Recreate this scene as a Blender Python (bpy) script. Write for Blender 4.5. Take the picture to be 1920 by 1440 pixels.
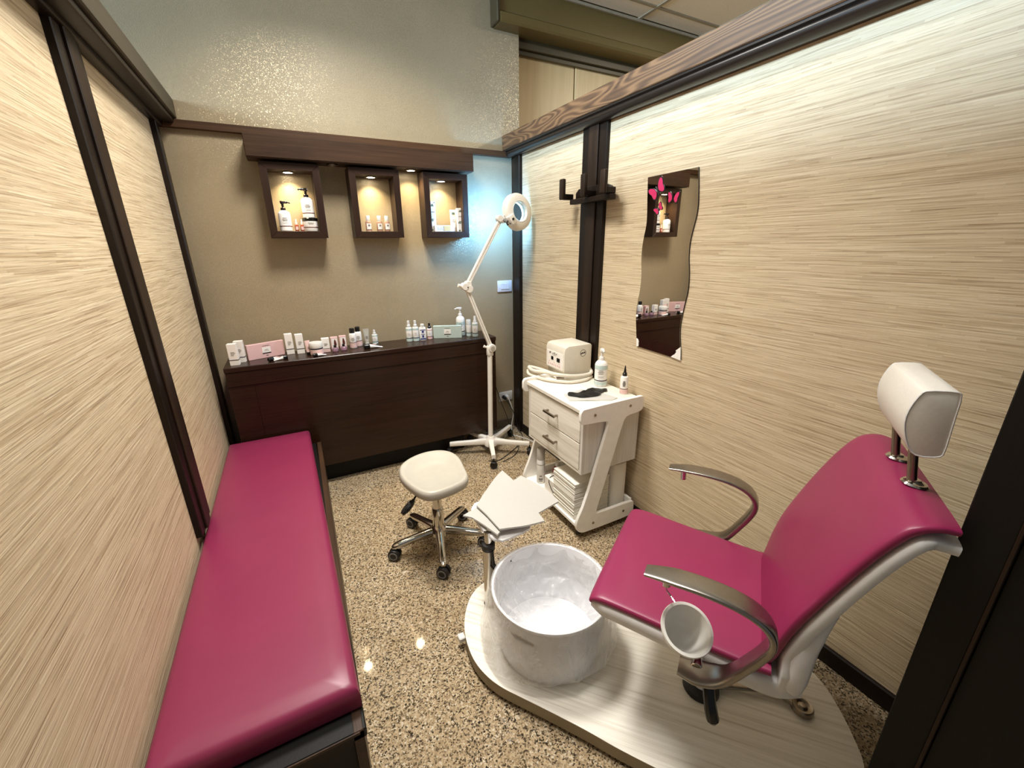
import bpy, bmesh, math, random
from mathutils import Vector, Matrix
random.seed(7)
PI = math.pi
scn = bpy.context.scene
for o in list(bpy.data.objects):
    bpy.data.objects.remove(o)
COL = scn.collection

def lin(c):
    c = c / 255.0
    return c / 12.92 if c <= 0.04045 else ((c + 0.055) / 1.055) ** 2.4
def rgb(r, g, b):
    return (lin(r), lin(g), lin(b), 1.0)

# ------------------------------------------------------------------ camera, world, lights, exposure
CAM = Vector((-1.46592, -2.76797, 1.4))
RIGHT = Vector((0.885263, -0.464960, -0.011028))
UP = Vector((0.156518, 0.275508, 0.948471))
FWD = Vector((0.437962, 0.841373, -0.316671))
cd = bpy.data.cameras.new('camera')
cam = bpy.data.objects.new('camera', cd)
COL.objects.link(cam)
m3 = Matrix((RIGHT, UP, -FWD)).transposed()
cam.matrix_world = Matrix.Translation(CAM) @ m3.to_4x4()
cd.sensor_width = 36.0
cd.lens = 782.85 / 1920.0 * 36.0
cd.clip_start = 0.02
scn.camera = cam

scn.view_settings.view_transform = 'Standard'
scn.view_settings.look = 'None'
scn.view_settings.gamma = 1.0
scn.view_settings.exposure = 0.06
scn.view_settings.use_curve_mapping = False

w = bpy.data.worlds.new('World')
scn.world = w
w.use_nodes = True
w.node_tree.nodes['Background'].inputs[0].default_value = (0.86, 0.94, 1.0, 1)
w.node_tree.nodes['Background'].inputs[1].default_value = 0.15

def area(name, loc, target, size, size_y, power, color):
    l = bpy.data.lights.new(name, 'AREA')
    l.shape = 'RECTANGLE'
    l.size = size; l.size_y = size_y
    l.energy = power; l.color = color
    o = bpy.data.objects.new(name, l)
    COL.objects.link(o)
    o.location = loc
    d = Vector(target) - Vector(loc)
    o.rotation_euler = d.to_track_quat('-Z', 'Y').to_euler()
    return o
WARM = (1.0, 0.955, 0.885)
a = area('ceiling_panel_light', (-1.08, -0.98, 2.835), (-1.08, -0.98, 0), 0.44, 0.44, 36, WARM); a.data.spread = math.radians(133)
a = area('ceiling_panel_light', (-1.10, -1.90, 2.835), (-1.10, -1.90, 0), 0.50, 0.50, 10.5, WARM); a.data.spread = math.radians(98)
area('panel_ceiling_fill', (1.7, -1.5, 2.835), (1.7, -1.5, 0), 0.56, 0.56, 75, WARM)  # unseen lamp, added to brighten the ceiling and sliding panels
a = area('window_daylight', (-4.6, -1.75, 2.44), (0.0, -1.55, 2.0), 2.0, 0.75, 90, (0.58, 0.79, 1.0)); a.data.spread = math.radians(70)

# ------------------------------------------------------------------ materials
def new_mat(name):
    m = bpy.data.materials.new(name)
    m.use_nodes = True
    nt = m.node_tree
    b = nt.nodes['Principled BSDF']
    return m, nt, b
def N(nt, t, **kw):
    n = nt.nodes.new(t)
    for k, v in kw.items():
        if isinstance(k, str) and hasattr(n, k): setattr(n, k, v)
    return n
def ramp(nt, stops, fac):
    r = nt.nodes.new('ShaderNodeValToRGB')
    e = r.color_ramp.elements
    while len(e) < len(stops): e.new(0.5)
    for i, (p, c) in enumerate(stops):
        e[i].position = p; e[i].color = c
    nt.links.new(fac, r.inputs[0])
    return r.outputs[0]
def coords(nt, scale):
    tc = nt.nodes.new('ShaderNodeTexCoord')
    mp = nt.nodes.new('ShaderNodeMapping')
    mp.inputs['Scale'].default_value = scale
    nt.links.new(tc.outputs['Object'], mp.inputs[0])
    return mp.outputs[0]
def noise(nt, vec, scale, detail=3, rough=0.55, dist=0.0):
    n = nt.nodes.new('ShaderNodeTexNoise')
    n.inputs['Scale'].default_value = scale
    n.inputs['Detail'].default_value = detail
    n.inputs['Roughness'].default_value = rough
    n.inputs['Distortion'].default_value = dist
    nt.links.new(vec, n.inputs['Vector'])
    return n.outputs[0]
def mixc(nt, fac, a, b, blend='MIX'):
    n = nt.nodes.new('ShaderNodeMix')
    n.data_type = 'RGBA'; n.blend_type = blend
    for s, v in ((0, fac), (6, a), (7, b)):
        if hasattr(v, 'is_output'): nt.links.new(v, n.inputs[s])
        else: n.inputs[s].default_value = v
    return n.outputs[2]
def bump(nt, b, h, strength, dist=0.01):
    n = nt.nodes.new('ShaderNodeBump')
    n.inputs['Strength'].default_value = strength
    n.inputs['Distance'].default_value = dist
    nt.links.new(h, n.inputs['Height'])
    nt.links.new(n.outputs[0], b.inputs['Normal'])
def plain(name, col, rough=0.5, metal=0.0, var=0.04, scale=30, bmp=0.0, coat=0.0, trans=0.0, alpha=None, sub=0.0):
    m, nt, b = new_mat(name)
    v = coords(nt, (1, 1, 1))
    n = noise(nt, v, scale, 4)
    dark = tuple(max(0, c * (1 - var * 2)) for c in col[:3]) + (1,)
    lite = tuple(min(1, c * (1 + var)) for c in col[:3]) + (1,)
    nt.links.new(ramp(nt, [(0.3, dark), (0.7, lite)], n), b.inputs['Base Color'])
    b.inputs['Roughness'].default_value = rough
    b.inputs['Metallic'].default_value = metal
    if coat: 
        b.inputs['Coat Weight'].default_value = coat
        b.inputs['Coat Roughness'].default_value = 0.1
    if trans: b.inputs['Transmission Weight'].default_value = trans
    if bmp: bump(nt, b, n, bmp, 0.002)
    return m
def wood(name, axis, dark, lite, rough=0.42, k=1.0, contrast=(0.35, 0.65), bmp=0.25, rings=0.0):
    m, nt, b = new_mat(name)
    s = [16 * k, 16 * k, 16 * k]; s[axis] = 1.1 * k
    v = coords(nt, tuple(s))
    n1 = noise(nt, v, 1.0, 6, 0.6, 1.2)
    s2 = [140, 140, 140]; s2[axis] = 3.0
    n2 = noise(nt, coords(nt, tuple(s2)), 1.0, 3, 0.6)
    if rings:
        wv = nt.nodes.new('ShaderNodeTexWave')
        wv.wave_type = 'RINGS'; wv.rings_direction = 'XYZ'[(axis + 1) % 3]
        s3 = [10, 10, 10]; s3[axis] = 0.55
        nt.links.new(coords(nt, tuple(s3)), wv.inputs[0])
        wv.inputs['Scale'].default_value = 1.6
        wv.inputs['Distortion'].default_value = rings
        wv.inputs['Detail'].default_value = 2.5
        wv.inputs['Detail Scale'].default_value = 0.9
        g = wv.outputs['Fac']
    else: g = n1
    c = ramp(nt, [(contrast[0], dark), (contrast[1], lite)], g)
    c2 = mixc(nt, 0.35, c, ramp(nt, [(0.35, dark), (0.65, lite)], n2))
    nt.links.new(c2, b.inputs['Base Color'])
    b.inputs['Roughness'].default_value = rough
    b.inputs['Specular IOR Level'].default_value = 0.28
    bump(nt, b, n2, bmp, 0.001)
    return m
def emit(name, col, strength):
    m, nt, b = new_mat(name)
    b.inputs['Base Color'].default_value = col
    b.inputs['Emission Color'].default_value = col
    b.inputs['Emission Strength'].default_value = strength
    return m

M = {}
# woven grass wallpaper: long horizontal fibres
def wallpaper():
    """grasscloth: rows of thin horizontal straws of random length and tone"""
    m, nt, b = new_mat('grasscloth')
    def math_(op, a, c=None):
        n = nt.nodes.new('ShaderNodeMath'); n.operation = op
        for k, v in ((0, a), (1, c)):
            if v is None: continue
            if hasattr(v, 'is_output'): nt.links.new(v, n.inputs[k])
            else: n.inputs[k].default_value = v
        return n.outputs[0]
    tc = nt.nodes.new('ShaderNodeTexCoord')
    sx = nt.nodes.new('ShaderNodeSeparateXYZ'); nt.links.new(tc.outputs['Object'], sx.inputs[0])
    y, z = sx.outputs['Y'], sx.outputs['Z']
    wob = noise(nt, coords(nt, (1, 4.0, 18)), 1.0, 2, 0.5)
    zw = math_('ADD', z, math_('MULTIPLY', wob, 0.012))
    def straw(row, length, seed):
        r = math_('DIVIDE', zw, row)
        ri = math_('FLOOR', r)
        w1 = nt.nodes.new('ShaderNodeTexWhiteNoise'); w1.noise_dimensions = '1D'
        nt.links.new(math_('ADD', ri, seed), w1.inputs['W'])
        seg = math_('FLOOR', math_('DIVIDE', math_('ADD', y, math_('MULTIPLY', w1.outputs['Value'], 9.7)), length))
        cb = nt.nodes.new('ShaderNodeCombineXYZ')
        nt.links.new(math_('ADD', ri, seed), cb.inputs[0]); nt.links.new(seg, cb.inputs[1])
        w2 = nt.nodes.new('ShaderNodeTexWhiteNoise'); w2.noise_dimensions = '2D'
        nt.links.new(cb.outputs[0], w2.inputs['Vector'])
        return w2.outputs['Value'], math_('FRACT', r)
    v1, f1 = straw(0.0052, 0.31, 3.0)
    v2, f2 = straw(0.0026, 0.17, 41.0)
    soft = noise(nt, coords(nt, (1, 5.0, 210)), 1.0, 4, 0.6, 0.2)
    c = ramp(nt, [(0.0, rgb(160, 136, 106)), (0.10, rgb(184, 162, 130)), (0.30, rgb(205, 186, 154)), (0.65, rgb(216, 199, 168)), (1.0, rgb(230, 216, 190))], v1)
    c = mixc(nt, 0.42, c, ramp(nt, [(0.0, rgb(116, 92, 66)), (0.14, rgb(170, 148, 116)), (0.34, rgb(208, 190, 160)), (1.0, rgb(230, 216, 190))], v2))
    c = mixc(nt, 0.45, c, ramp(nt, [(0.34, rgb(142, 118, 90)), (0.47, rgb(206, 187, 156)), (0.70, rgb(228, 213, 186))], soft))
    c = mixc(nt, 1.0, c, (1.0, 0.985, 0.945, 1), 'MULTIPLY')
    nt.links.new(c, b.inputs['Base Color'])
    b.inputs['Roughness'].default_value = 0.6
    h = math_('ADD', math_('MULTIPLY', v1, 0.7), math_('MULTIPLY', soft, 0.5))
    bump(nt, b, h, 0.75, 0.004)
    return m
M['paper'] = wallpaper()
def plaster():
    m, nt, b = new_mat('glitter_plaster')
    v = coords(nt, (1, 1, 1))
    n = noise(nt, v, 3.0, 3)
    nt.links.new(ramp(nt, [(0.3, rgb(158, 142, 113)), (0.7, rgb(166, 150, 121))], n), b.inputs['Base Color'])
    b.inputs['Roughness'].default_value = 0.45
    n2 = noise(nt, v, 240, 2)
    bump(nt, b, n2, 0.25, 0.003)
    # glitter: scattered tiny metallic flakes, each with its own tilt
    vo = nt.nodes.new('ShaderNodeTexVoronoi'); vo.inputs['Scale'].default_value = 330
    nt.links.new(v, vo.inputs['Vector'])
    sep = nt.nodes.new('ShaderNodeSeparateColor')
    nt.links.new(vo.outputs['Color'], sep.inputs[0])
    gt = nt.nodes.new('ShaderNodeMath'); gt.operation = 'GREATER_THAN'; gt.inputs[1].default_value = 0.72
    nt.links.new(sep.outputs[0], gt.inputs[0])
    cen = nt.nodes.new('ShaderNodeVectorMath'); cen.operation = 'SUBTRACT'; cen.inputs[1].default_value = (0.5, 0.5, 0.5)
    nt.links.new(vo.outputs['Color'], cen.inputs[0])
    sc = nt.nodes.new('ShaderNodeVectorMath'); sc.operation = 'SCALE'; sc.inputs['Scale'].default_value = 0.34
    nt.links.new(cen.outputs[0], sc.inputs[0])
    ge = nt.nodes.new('ShaderNodeNewGeometry')
    ad = nt.nodes.new('ShaderNodeVectorMath'); ad.operation = 'ADD'
    nt.links.new(sc.outputs[0], ad.inputs[0]); nt.links.new(ge.outputs['Normal'], ad.inputs[1])
    no = nt.nodes.new('ShaderNodeVectorMath'); no.operation = 'NORMALIZE'
    nt.links.new(ad.outputs[0], no.inputs[0])
    fl = nt.nodes.new('ShaderNodeBsdfGlossy')
    fl.inputs['Color'].default_value = rgb(200, 186, 156); fl.inputs['Roughness'].default_value = 0.34
    nt.links.new(no.outputs[0], fl.inputs['Normal'])
    mx = nt.nodes.new('ShaderNodeMixShader')
    mu = nt.nodes.new('ShaderNodeMath'); mu.operation = 'MULTIPLY'; mu.inputs[1].default_value = 0.22
    nt.links.new(gt.outputs[0], mu.inputs[0])
    nt.links.new(mu.outputs[0], mx.inputs[0])
    nt.links.new(b.outputs[0], mx.inputs[1]); nt.links.new(fl.outputs[0], mx.inputs[2])
    nt.links.new(mx.outputs[0], nt.nodes['Material Output'].inputs[0])
    return m
M['plaster'] = plaster()
def granite():
    m, nt, b = new_mat('granite')
    v = coords(nt, (1, 1, 1))
    wob = nt.nodes.new('ShaderNodeTexNoise'); wob.inputs['Scale'].default_value = 190; wob.inputs['Detail'].default_value = 2
    nt.links.new(v, wob.inputs['Vector'])
    add = nt.nodes.new('ShaderNodeVectorMath'); add.operation = 'MULTIPLY_ADD'
    nt.links.new(wob.outputs['Color'], add.inputs[0])
    add.inputs[1].default_value = (0.009, 0.009, 0.009)
    nt.links.new(v, add.inputs[2])
    vo = nt.nodes.new('ShaderNodeTexVoronoi'); vo.inputs['Scale'].default_value = 225
    nt.links.new(add.outputs[0], vo.inputs['Vector'])
    sep = nt.nodes.new('ShaderNodeSeparateColor')
    nt.links.new(vo.outputs['Color'], sep.inputs[0])
    c = ramp(nt, [(0.0, rgb(40, 35, 30)), (0.11, rgb(70, 61, 51)), (0.20, rgb(128, 115, 97)), (0.32, rgb(168, 147, 119)), (0.52, rgb(190, 168, 137)), (0.74, rgb(205, 186, 157)), (0.92, rgb(222, 210, 190))], sep.outputs[0])
    c.node.color_ramp.interpolation = 'CONSTANT'
    big = noise(nt, v, 9, 3)
    c = mixc(nt, ramp(nt, [(0.35, (0, 0, 0, 1)), (0.7, (0.3, 0.3, 0.3, 1))], big), c, rgb(150, 126, 94))
    c = mixc(nt, 1.0, c, (0.84, 0.83, 0.79, 1), 'MULTIPLY')
    nt.links.new(c, b.inputs['Base Color'])
    b.inputs['Roughness'].default_value = 0.055
    b.inputs['Specular IOR Level'].default_value = 0.45
    return m
M['granite'] = granite()
DK, LK = rgb(17, 10, 6), rgb(31, 19, 11)
for i, a in enumerate('xyz'):
    M['dark' + a] = wood('dark_wood_' + a, i, DK, LK)
    M['post' + a] = wood('post_wood_' + a, i, rgb(28, 18, 11), rgb(50, 34, 21), 0.5)
    M['brown' + a] = wood('brown_wood_' + a, i, rgb(44, 29, 19), rgb(72, 51, 35))
def beam_mat():
    m, nt, b = new_mat('beam_wood')
    n = noise(nt, coords(nt, (3, 0.9, 5.5)), 1.0, 2, 0.5, 0.3)
    mu = nt.nodes.new('ShaderNodeMath'); mu.operation = 'MULTIPLY'; mu.inputs[1].default_value = 150.0
    nt.links.new(n, mu.inputs[0])
    si = nt.nodes.new('ShaderNodeMath'); si.operation = 'SINE'
    nt.links.new(mu.outputs[0], si.inputs[0])
    mr = nt.nodes.new('ShaderNodeMapRange'); mr.inputs['From Min'].default_value = -1
    nt.links.new(si.outputs[0], mr.inputs['Value'])
    c = ramp(nt, [(0.05, rgb(64, 43, 27)), (0.55, rgb(98, 70, 45)), (0.95, rgb(124, 92, 61))], mr.outputs[0])
    n2 = noise(nt, coords(nt, (60, 4, 160)), 1.0, 3)
    c = mixc(nt, 0.35, c, ramp(nt, [(0.35, rgb(66, 45, 28)), (0.65, rgb(110, 80, 52))], n2))
    nt.links.new(c, b.inputs['Base Color'])
    b.inputs['Roughness'].default_value = 0.5
    bump(nt, b, n2, 0.3, 0.001)
    return m
M['beam'] = beam_mat()
M['ledge'] = wood('ledge_wood', 0, rgb(46, 30, 18), rgb(88, 60, 37), 0.5)
M['lacquer'] = wood('lacquered_wood', 0, rgb(32, 17, 9), rgb(50, 29, 16), 0.27, 0.7, (0.3, 0.75), 0.12)
M['lacquer'].node_tree.nodes['Principled BSDF'].inputs['Specular IOR Level'].default_value = 0.35
M['jamb'] = wood('jamb_wood', 2, rgb(9, 7, 6), rgb(15, 12, 9), 0.5)
M['black_mould'] = plain('dark_moulding', rgb(30, 22, 17), 0.32)
M['beam_left'] = wood('left_beam_wood', 1, rgb(58, 52, 41), rgb(72, 65, 51), 0.5, 1.0, (0.3, 0.7), 0.1)
M['pink'] = plain('pink_vinyl', rgb(130, 40, 74), 0.38, var=0.03, scale=6)
M['pink2'] = plain('pink_vinyl_chair', rgb(141, 37, 80), 0.38, var=0.03, scale=6)
M['white_shell'] = plain('white_vinyl', rgb(222, 221, 220), 0.42, var=0.02)
M['white_head'] = plain('white_leather', rgb(226, 222, 214), 0.45, var=0.02, scale=150, bmp=0.05)
M['white_plastic'] = plain('white_plastic', rgb(230, 228, 222), 0.3, var=0.01)
M['cream_plastic'] = plain('cream_plastic', rgb(180, 175, 163), 0.35, var=0.02)
M['boxx'] = wood('box_wood_x', 0, rgb(34, 21, 14), rgb(56, 37, 25))
M['boxz'] = wood('box_wood_z', 2, rgb(34, 21, 14), rgb(56, 37, 25))
M['drill'] = plain('drill_casing', rgb(222, 215, 200), 0.35, var=0.02)
M['lamp_white'] = plain('lamp_enamel', rgb(240, 235, 226), 0.32, var=0.01)
M['tub'] = plain('tub_plastic', rgb(226, 226, 230), 0.32, var=0.01)
M['chrome'] = plain('chrome', rgb(205, 200, 192), 0.12, 1.0, 0.01)
M['steel'] = plain('brushed_steel', rgb(158, 153, 146), 0.28, 1.0, 0.03, 80)
M['nickel'] = plain('nickel', rgb(150, 140, 126), 0.28, 1.0, 0.02)
M['black'] = plain('black_rubber', rgb(18, 17, 17), 0.45, var=0.1)
M['black_gloss'] = plain('black_plastic', rgb(16, 15, 16), 0.25, var=0.05)
M['grey_plastic'] = plain('grey_plastic', rgb(120, 118, 116), 0.4)
M['paper_white'] = plain('tissue', rgb(190, 188, 182), 0.85, var=0.02, scale=300, bmp=0.15)
M['paper_stack'] = plain('tissue_stack', rgb(236, 232, 222), 0.85, var=0.03, scale=200)
M['carton'] = plain('white_carton', rgb(246, 241, 234), 0.5, var=0.01)
M['pinkbox'] = plain('pink_carton', rgb(228, 188, 186), 0.5, var=0.02)
M['pinklabel'] = plain('pink_print', rgb(230, 196, 190), 0.5, var=0.03)
M['mint'] = plain('mint_carton', rgb(188, 204, 196), 0.5, var=0.02)
M['mintlabel'] = plain('mint_print', rgb(198, 217, 214), 0.45, var=0.02)
M['bottle'] = plain('white_bottle', rgb(246, 243, 238), 0.3, var=0.01)
M['clear'] = plain('clear_cap', rgb(232, 232, 228), 0.15, trans=0.2)
M['blue'] = plain('blue_print', rgb(44, 60, 128), 0.4)
M['navy'] = plain('navy_stripe', rgb(26, 26, 40), 0.4)
M['maroon'] = plain('maroon_stripe', rgb(96, 44, 38), 0.4)
M['greyprint'] = plain('grey_print', rgb(128, 122, 116), 0.5)
M['palegrey'] = plain('pale_print', rgb(186, 180, 172), 0.5)
M['green'] = plain('green_print', rgb(104, 124, 104), 0.5)
M['yellowprint'] = plain('yellow_print', rgb(214, 188, 132), 0.5)
M['amber'] = plain('amber_liquid', rgb(178, 84, 52), 0.15, trans=0.35)
M['rose_liquid'] = plain('rose_liquid', rgb(226, 186, 166), 0.12, trans=0.45)
M['polish_liquid'] = plain('polish_liquid', rgb(200, 160, 180), 0.1, trans=0.6)
M['red'] = plain('red_liquid', rgb(190, 60, 60), 0.2, trans=0.3)
M['lightwood'] = wood('whitewashed_wood_y', 1, rgb(206, 198, 183), rgb(250, 245, 234), 0.5, 1.0, (0.3, 0.62), 0.15)
M['lightwood_v'] = wood('whitewashed_wood_z', 2, rgb(196, 191, 183), rgb(232, 228, 220), 0.5, 1.0, (0.3, 0.62), 0.15)
M['lightwood_e'] = plain('white_board', rgb(250, 247, 240), 0.5, var=0.02)
def platform_mat():
    m, nt, b = new_mat('striped_laminate')
    tc = nt.nodes.new('ShaderNodeTexCoord')
    mp = nt.nodes.new('ShaderNodeMapping')
    mp.vector_type = 'TEXTURE'
    mp.inputs['Rotation'].default_value = (0, 0, math.radians(-48))
    mp.inputs['Scale'].default_value = (1 / 2.0, 1 / 85, 1)
    nt.links.new(tc.outputs['Object'], mp.inputs[0])
    n = noise(nt, mp.outputs[0], 1.0, 4, 0.6, 0.2)
    nt.links.new(ramp(nt, [(0.30, rgb(204, 197, 183)), (0.44, rgb(230, 225, 213)), (0.62, rgb(243, 239, 229))], n), b.inputs['Base Color'])
    b.inputs['Roughness'].default_value = 0.38
    return m
M['platform'] = platform_mat()
M['tan'] = plain('bamboo_edge', rgb(150, 134, 104), 0.5)
M['olive'] = plain('olive_metal', rgb(112, 97, 58), 0.34, 0.25, 0.02)
M['olive_dark'] = plain('olive_metal_dark', rgb(72, 63, 42), 0.4, 0.3, 0.02)
M['maple'] = wood('maple_panel', 2, rgb(186, 160, 112), rgb(206, 180, 132), 0.4, 0.6, (0.3, 0.7), 0.03)
M['ceil'] = plain('mineral_tile', rgb(228, 220, 204), 0.85, var=0.03, scale=120, bmp=0.1)
M['ceilgrid'] = plain('ceiling_grid', rgb(158, 148, 128), 0.5)
M['mirror'] = plain('mirror_glass', (0.86, 0.84, 0.80, 1), 0.012, 1.0, 0.0)
M['magenta'] = plain('magenta_print', rgb(214, 50, 106), 0.4, var=0.05, scale=60)
M['glove'] = plain('black_nitrile', rgb(9, 9, 10), 0.42, var=0.05)
M['led'] = emit('warm_led', (1.0, 0.90, 0.70, 1), 30)
M['led_cool'] = emit('cool_ring', (0.62, 0.90, 1.0, 1), 10)
M['switch'] = plain('switch_plastic', rgb(222, 224, 230), 0.3, var=0.01)
def lens_mat():
    m, nt, b = new_mat('lens_glass')
    b.inputs['Base Color'].default_value = (0.75, 0.88, 0.95, 1)
    b.inputs['Transmission Weight'].default_value = 0.95
    b.inputs['Roughness'].default_value = 0.03
    b.inputs['IOR'].default_value = 1.15
    return m
M['lens'] = lens_mat()
def film():
    m, nt, b = new_mat('plastic_film')
    b.inputs['Base Color'].default_value = (0.95, 0.95, 0.95, 1)
    b.inputs['Roughness'].default_value = 0.10
    b.inputs['Specular IOR Level'].default_value = 1.0
    tr = nt.nodes.new('ShaderNodeBsdfTransparent')
    mx = nt.nodes.new('ShaderNodeMixShader')
    lw = nt.nodes.new('ShaderNodeLayerWeight'); lw.inputs[0].default_value = 0.35
    mr = nt.nodes.new('ShaderNodeMapRange')
    mr.inputs['To Min'].default_value = 0.16; mr.inputs['To Max'].default_value = 0.7
    nt.links.new(lw.outputs['Facing'], mr.inputs['Value'])
    nt.links.new(mr.outputs[0], mx.inputs[0])
    nt.links.new(tr.outputs[0], mx.inputs[1]); nt.links.new(b.outputs[0], mx.inputs[2])
    nt.links.new(mx.outputs[0], nt.nodes['Material Output'].inputs[0])
    v = coords(nt, (1, 1, 0.6))
    bump(nt, b, noise(nt, v, 20, 3, 0.6, 0.9), 0.55, 0.02)
    return m
M['film'] = film()

# ------------------------------------------------------------------ mesh helpers
def BM(): return bmesh.new()
def box(bm, x0, x1, y0, y1, z0, z1, bev=0.0, seg=2, mat=None):
    t = bmesh.new()
    vs = [t.verts.new((x, y, z)) for x in (x0, x1) for y in (y0, y1) for z in (z0, z1)]
    for f in ((0, 1, 3, 2), (4, 6, 7, 5), (0, 4, 5, 1), (2, 3, 7, 6), (0, 2, 6, 4), (1, 5, 7, 3)):
        t.faces.new([vs[i] for i in f])
    bmesh.ops.recalc_face_normals(t, faces=t.faces)
    if bev > 0:
        bmesh.ops.bevel(t, geom=list(t.edges), offset=bev, segments=seg, profile=0.5, affect='EDGES')
    merge(bm, t, mat)
def merge(bm, t, mat=None):
    if mat is not None: bmesh.ops.transform(t, matrix=mat, verts=t.verts)
    mp = {}
    for v in t.verts: mp[v] = bm.verts.new(v.co)
    for f in t.faces:
        try: bm.faces.new([mp[v] for v in f.verts])
        except ValueError: pass
    t.free()
def loft(bm, rings, cap=True, closed=False):
    R = [[bm.verts.new(p) for p in r] for r in rings]
    n = len(R[0])
    pairs = list(zip(R[:-1], R[1:]))
    if closed: pairs.append((R[-1], R[0]))
    for a, b in pairs:
        for i in range(n):
            j = (i + 1) % n
            bm.faces.new((a[i], a[j], b[j], b[i]))
    if cap and not closed:
        bm.faces.new(list(reversed(R[0]))); bm.faces.new(R[-1])
def lathe(bm, prof, n=24, c=(0, 0, 0), mat=None, cap=True):
    t = bmesh.new()
    rings = [[(r * math.cos(2 * PI * i / n) + c[0], r * math.sin(2 * PI * i / n) + c[1], z + c[2]) for i in range(n)] for r, z in [(max(r, 1e-5), z) for r, z in prof]]
    loft(t, rings, cap)
    merge(bm, t, mat)
def cyl(bm, p0, p1, r0, r1=None, n=16):
    p0 = Vector(p0); p1 = Vector(p1)
    r1 = r0 if r1 is None else r1
    d = p1 - p0
    q = d.to_track_quat('Z', 'Y').to_matrix().to_4x4()
    L = d.length; e = min(0.12 * min(r0, r1), L * 0.2)
    lathe(bm, [(r0 - e, 0), (r0, e), (r1, L - e), (r1 - e, L)], n, (0, 0, 0), Matrix.Translation(p0) @ q)
def spline(pts, k=8):
    P = [Vector(p) for p in pts]
    P = [2 * P[0] - P[1]] + P + [2 * P[-1] - P[-2]]
    out = []
    for i in range(1, len(P) - 2):
        a, b, c, d = P[i - 1:i + 3]
        for j in range(k):
            t = j / k
            out.append(0.5 * ((2 * b) + (c - a) * t + (2 * a - 5 * b + 4 * c - d) * t * t + (3 * b - a - 3 * c + d) * t ** 3))
    out.append(P[-2].copy())
    return out
def tube(bm, pts, r, n=10, rib=None):
    rings = []
    up = Vector((0, 0, 1))
    prev = None
    for i, p in enumerate(pts):
        a = pts[max(0, i - 1)]; b = pts[min(len(pts) - 1, i + 1)]
        t = (Vector(b) - Vector(a)).normalized()
        if prev is None:
            x = t.cross(up)
            if x.length < 0.1: x = t.cross(Vector((1, 0, 0)))
        else:
            x = prev - t * prev.dot(t)
        x.normalize(); y = t.cross(x); prev = x
        rr = r[i] if isinstance(r, (list, tuple)) else r
        if rib and i % 2: rr *= rib
        rings.append([Vector(p) + x * rr * math.cos(2 * PI * k / n) + y * rr * math.sin(2 * PI * k / n) for k in range(n)])
    loft(bm, rings)
def prism(bm, poly, h0, h1, mat=None, bev=0.0, seg=2):
    t = bmesh.new()
    a = [t.verts.new((x, y, h0)) for x, y in poly]
    f = t.faces.new(a)
    r = bmesh.ops.extrude_face_region(t, geom=[f])
    for v in [g for g in r['geom'] if isinstance(g, bmesh.types.BMVert)]: v.co.z = h1
    bmesh.ops.recalc_face_normals(t, faces=t.faces)
    if bev:
        es = [e for e in t.edges if abs(e.verts[0].co.z - e.verts[1].co.z) < 1e-7]
        bmesh.ops.bevel(t, geom=es, offset=bev, segments=seg, profile=0.5, affect='EDGES')
    merge(bm, t, mat)
def srect(c, ax, ay, ha, hb, e=4.0, n=24):
    out = []
    for i in range(n):
        t = 2 * PI * i / n
        ct, st = math.cos(t), math.sin(t)
        out.append(Vector(c) + Vector(ax) * (math.copysign(abs(ct) ** (2 / e), ct) * ha) + Vector(ay) * (math.copysign(abs(st) ** (2 / e), st) * hb))
    return out
def chaikin(poly, it=2):
    for _ in range(it):
        q = []
        for i in range(len(poly)):
            a, b = poly[i], poly[(i + 1) % len(poly)]
            q.append((a[0] * .75 + b[0] * .25, a[1] * .75 + b[1] * .25)); q.append((a[0] * .25 + b[0] * .75, a[1] * .25 + b[1] * .75))
        poly = q
    return poly
def obj(name, bm, mat, parent=None, angle=35, loc=None):
    bmesh.ops.recalc_face_normals(bm, faces=bm.faces)
    me = bpy.data.meshes.new(name)
    bm.to_mesh(me); bm.free()
    me.materials.append(M[mat] if isinstance(mat, str) else mat)
    if angle:
        for p in me.polygons: p.use_smooth = True
        me.set_sharp_from_angle(angle=math.radians(angle))
    o = bpy.data.objects.new(name, me)
    COL.objects.link(o)
    if parent: o.parent = parent
    if loc: o.location = loc
    if name == 'print' or name.endswith('_print') and name not in ('wing_print', 'lower_print'): o['kind'] = 'stuff'
    return o
def struct(name, bm, mat, parent=None, angle=35):
    o = obj(name, bm, mat, parent, angle)
    if not parent: o['kind'] = 'structure'
    return o
def tag(o, label, cat, group=None):
    o['label'] = label; o['category'] = cat
    if group: o['group'] = group
    return o
def thing(name, label, cat, loc=(0, 0, 0), rz=0.0, group=None):
    o = bpy.data.objects.new(name, None)
    o.empty_display_size = 0.05
    COL.objects.link(o)
    o.location = loc; o.rotation_euler = (0, 0, rz)
    return tag(o, label, cat, group)
def cut(o, cutter):
    md = o.modifiers.new('b', 'BOOLEAN'); md.object = cutter; md.operation = 'DIFFERENCE'; md.solver = 'EXACT'
    bpy.context.view_layer.update()
    dg = bpy.context.evaluated_depsgraph_get()
    me = bpy.data.meshes.new_from_object(o.evaluated_get(dg))
    o.modifiers.clear(); o.data = me
    bpy.data.objects.remove(cutter)

# ------------------------------------------------------------------ room shell
XL = -1.90
b = BM(); box(b, -4.8, 3.4, -5.0, 0.0, -0.06, 0.0); struct('floor', b, 'granite', angle=0)
b = BM(); box(b, -4.8, 0.05, 0.0, 0.12, 0.0, 2.9); struct('wall_back', b, 'plaster', angle=0)
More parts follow.
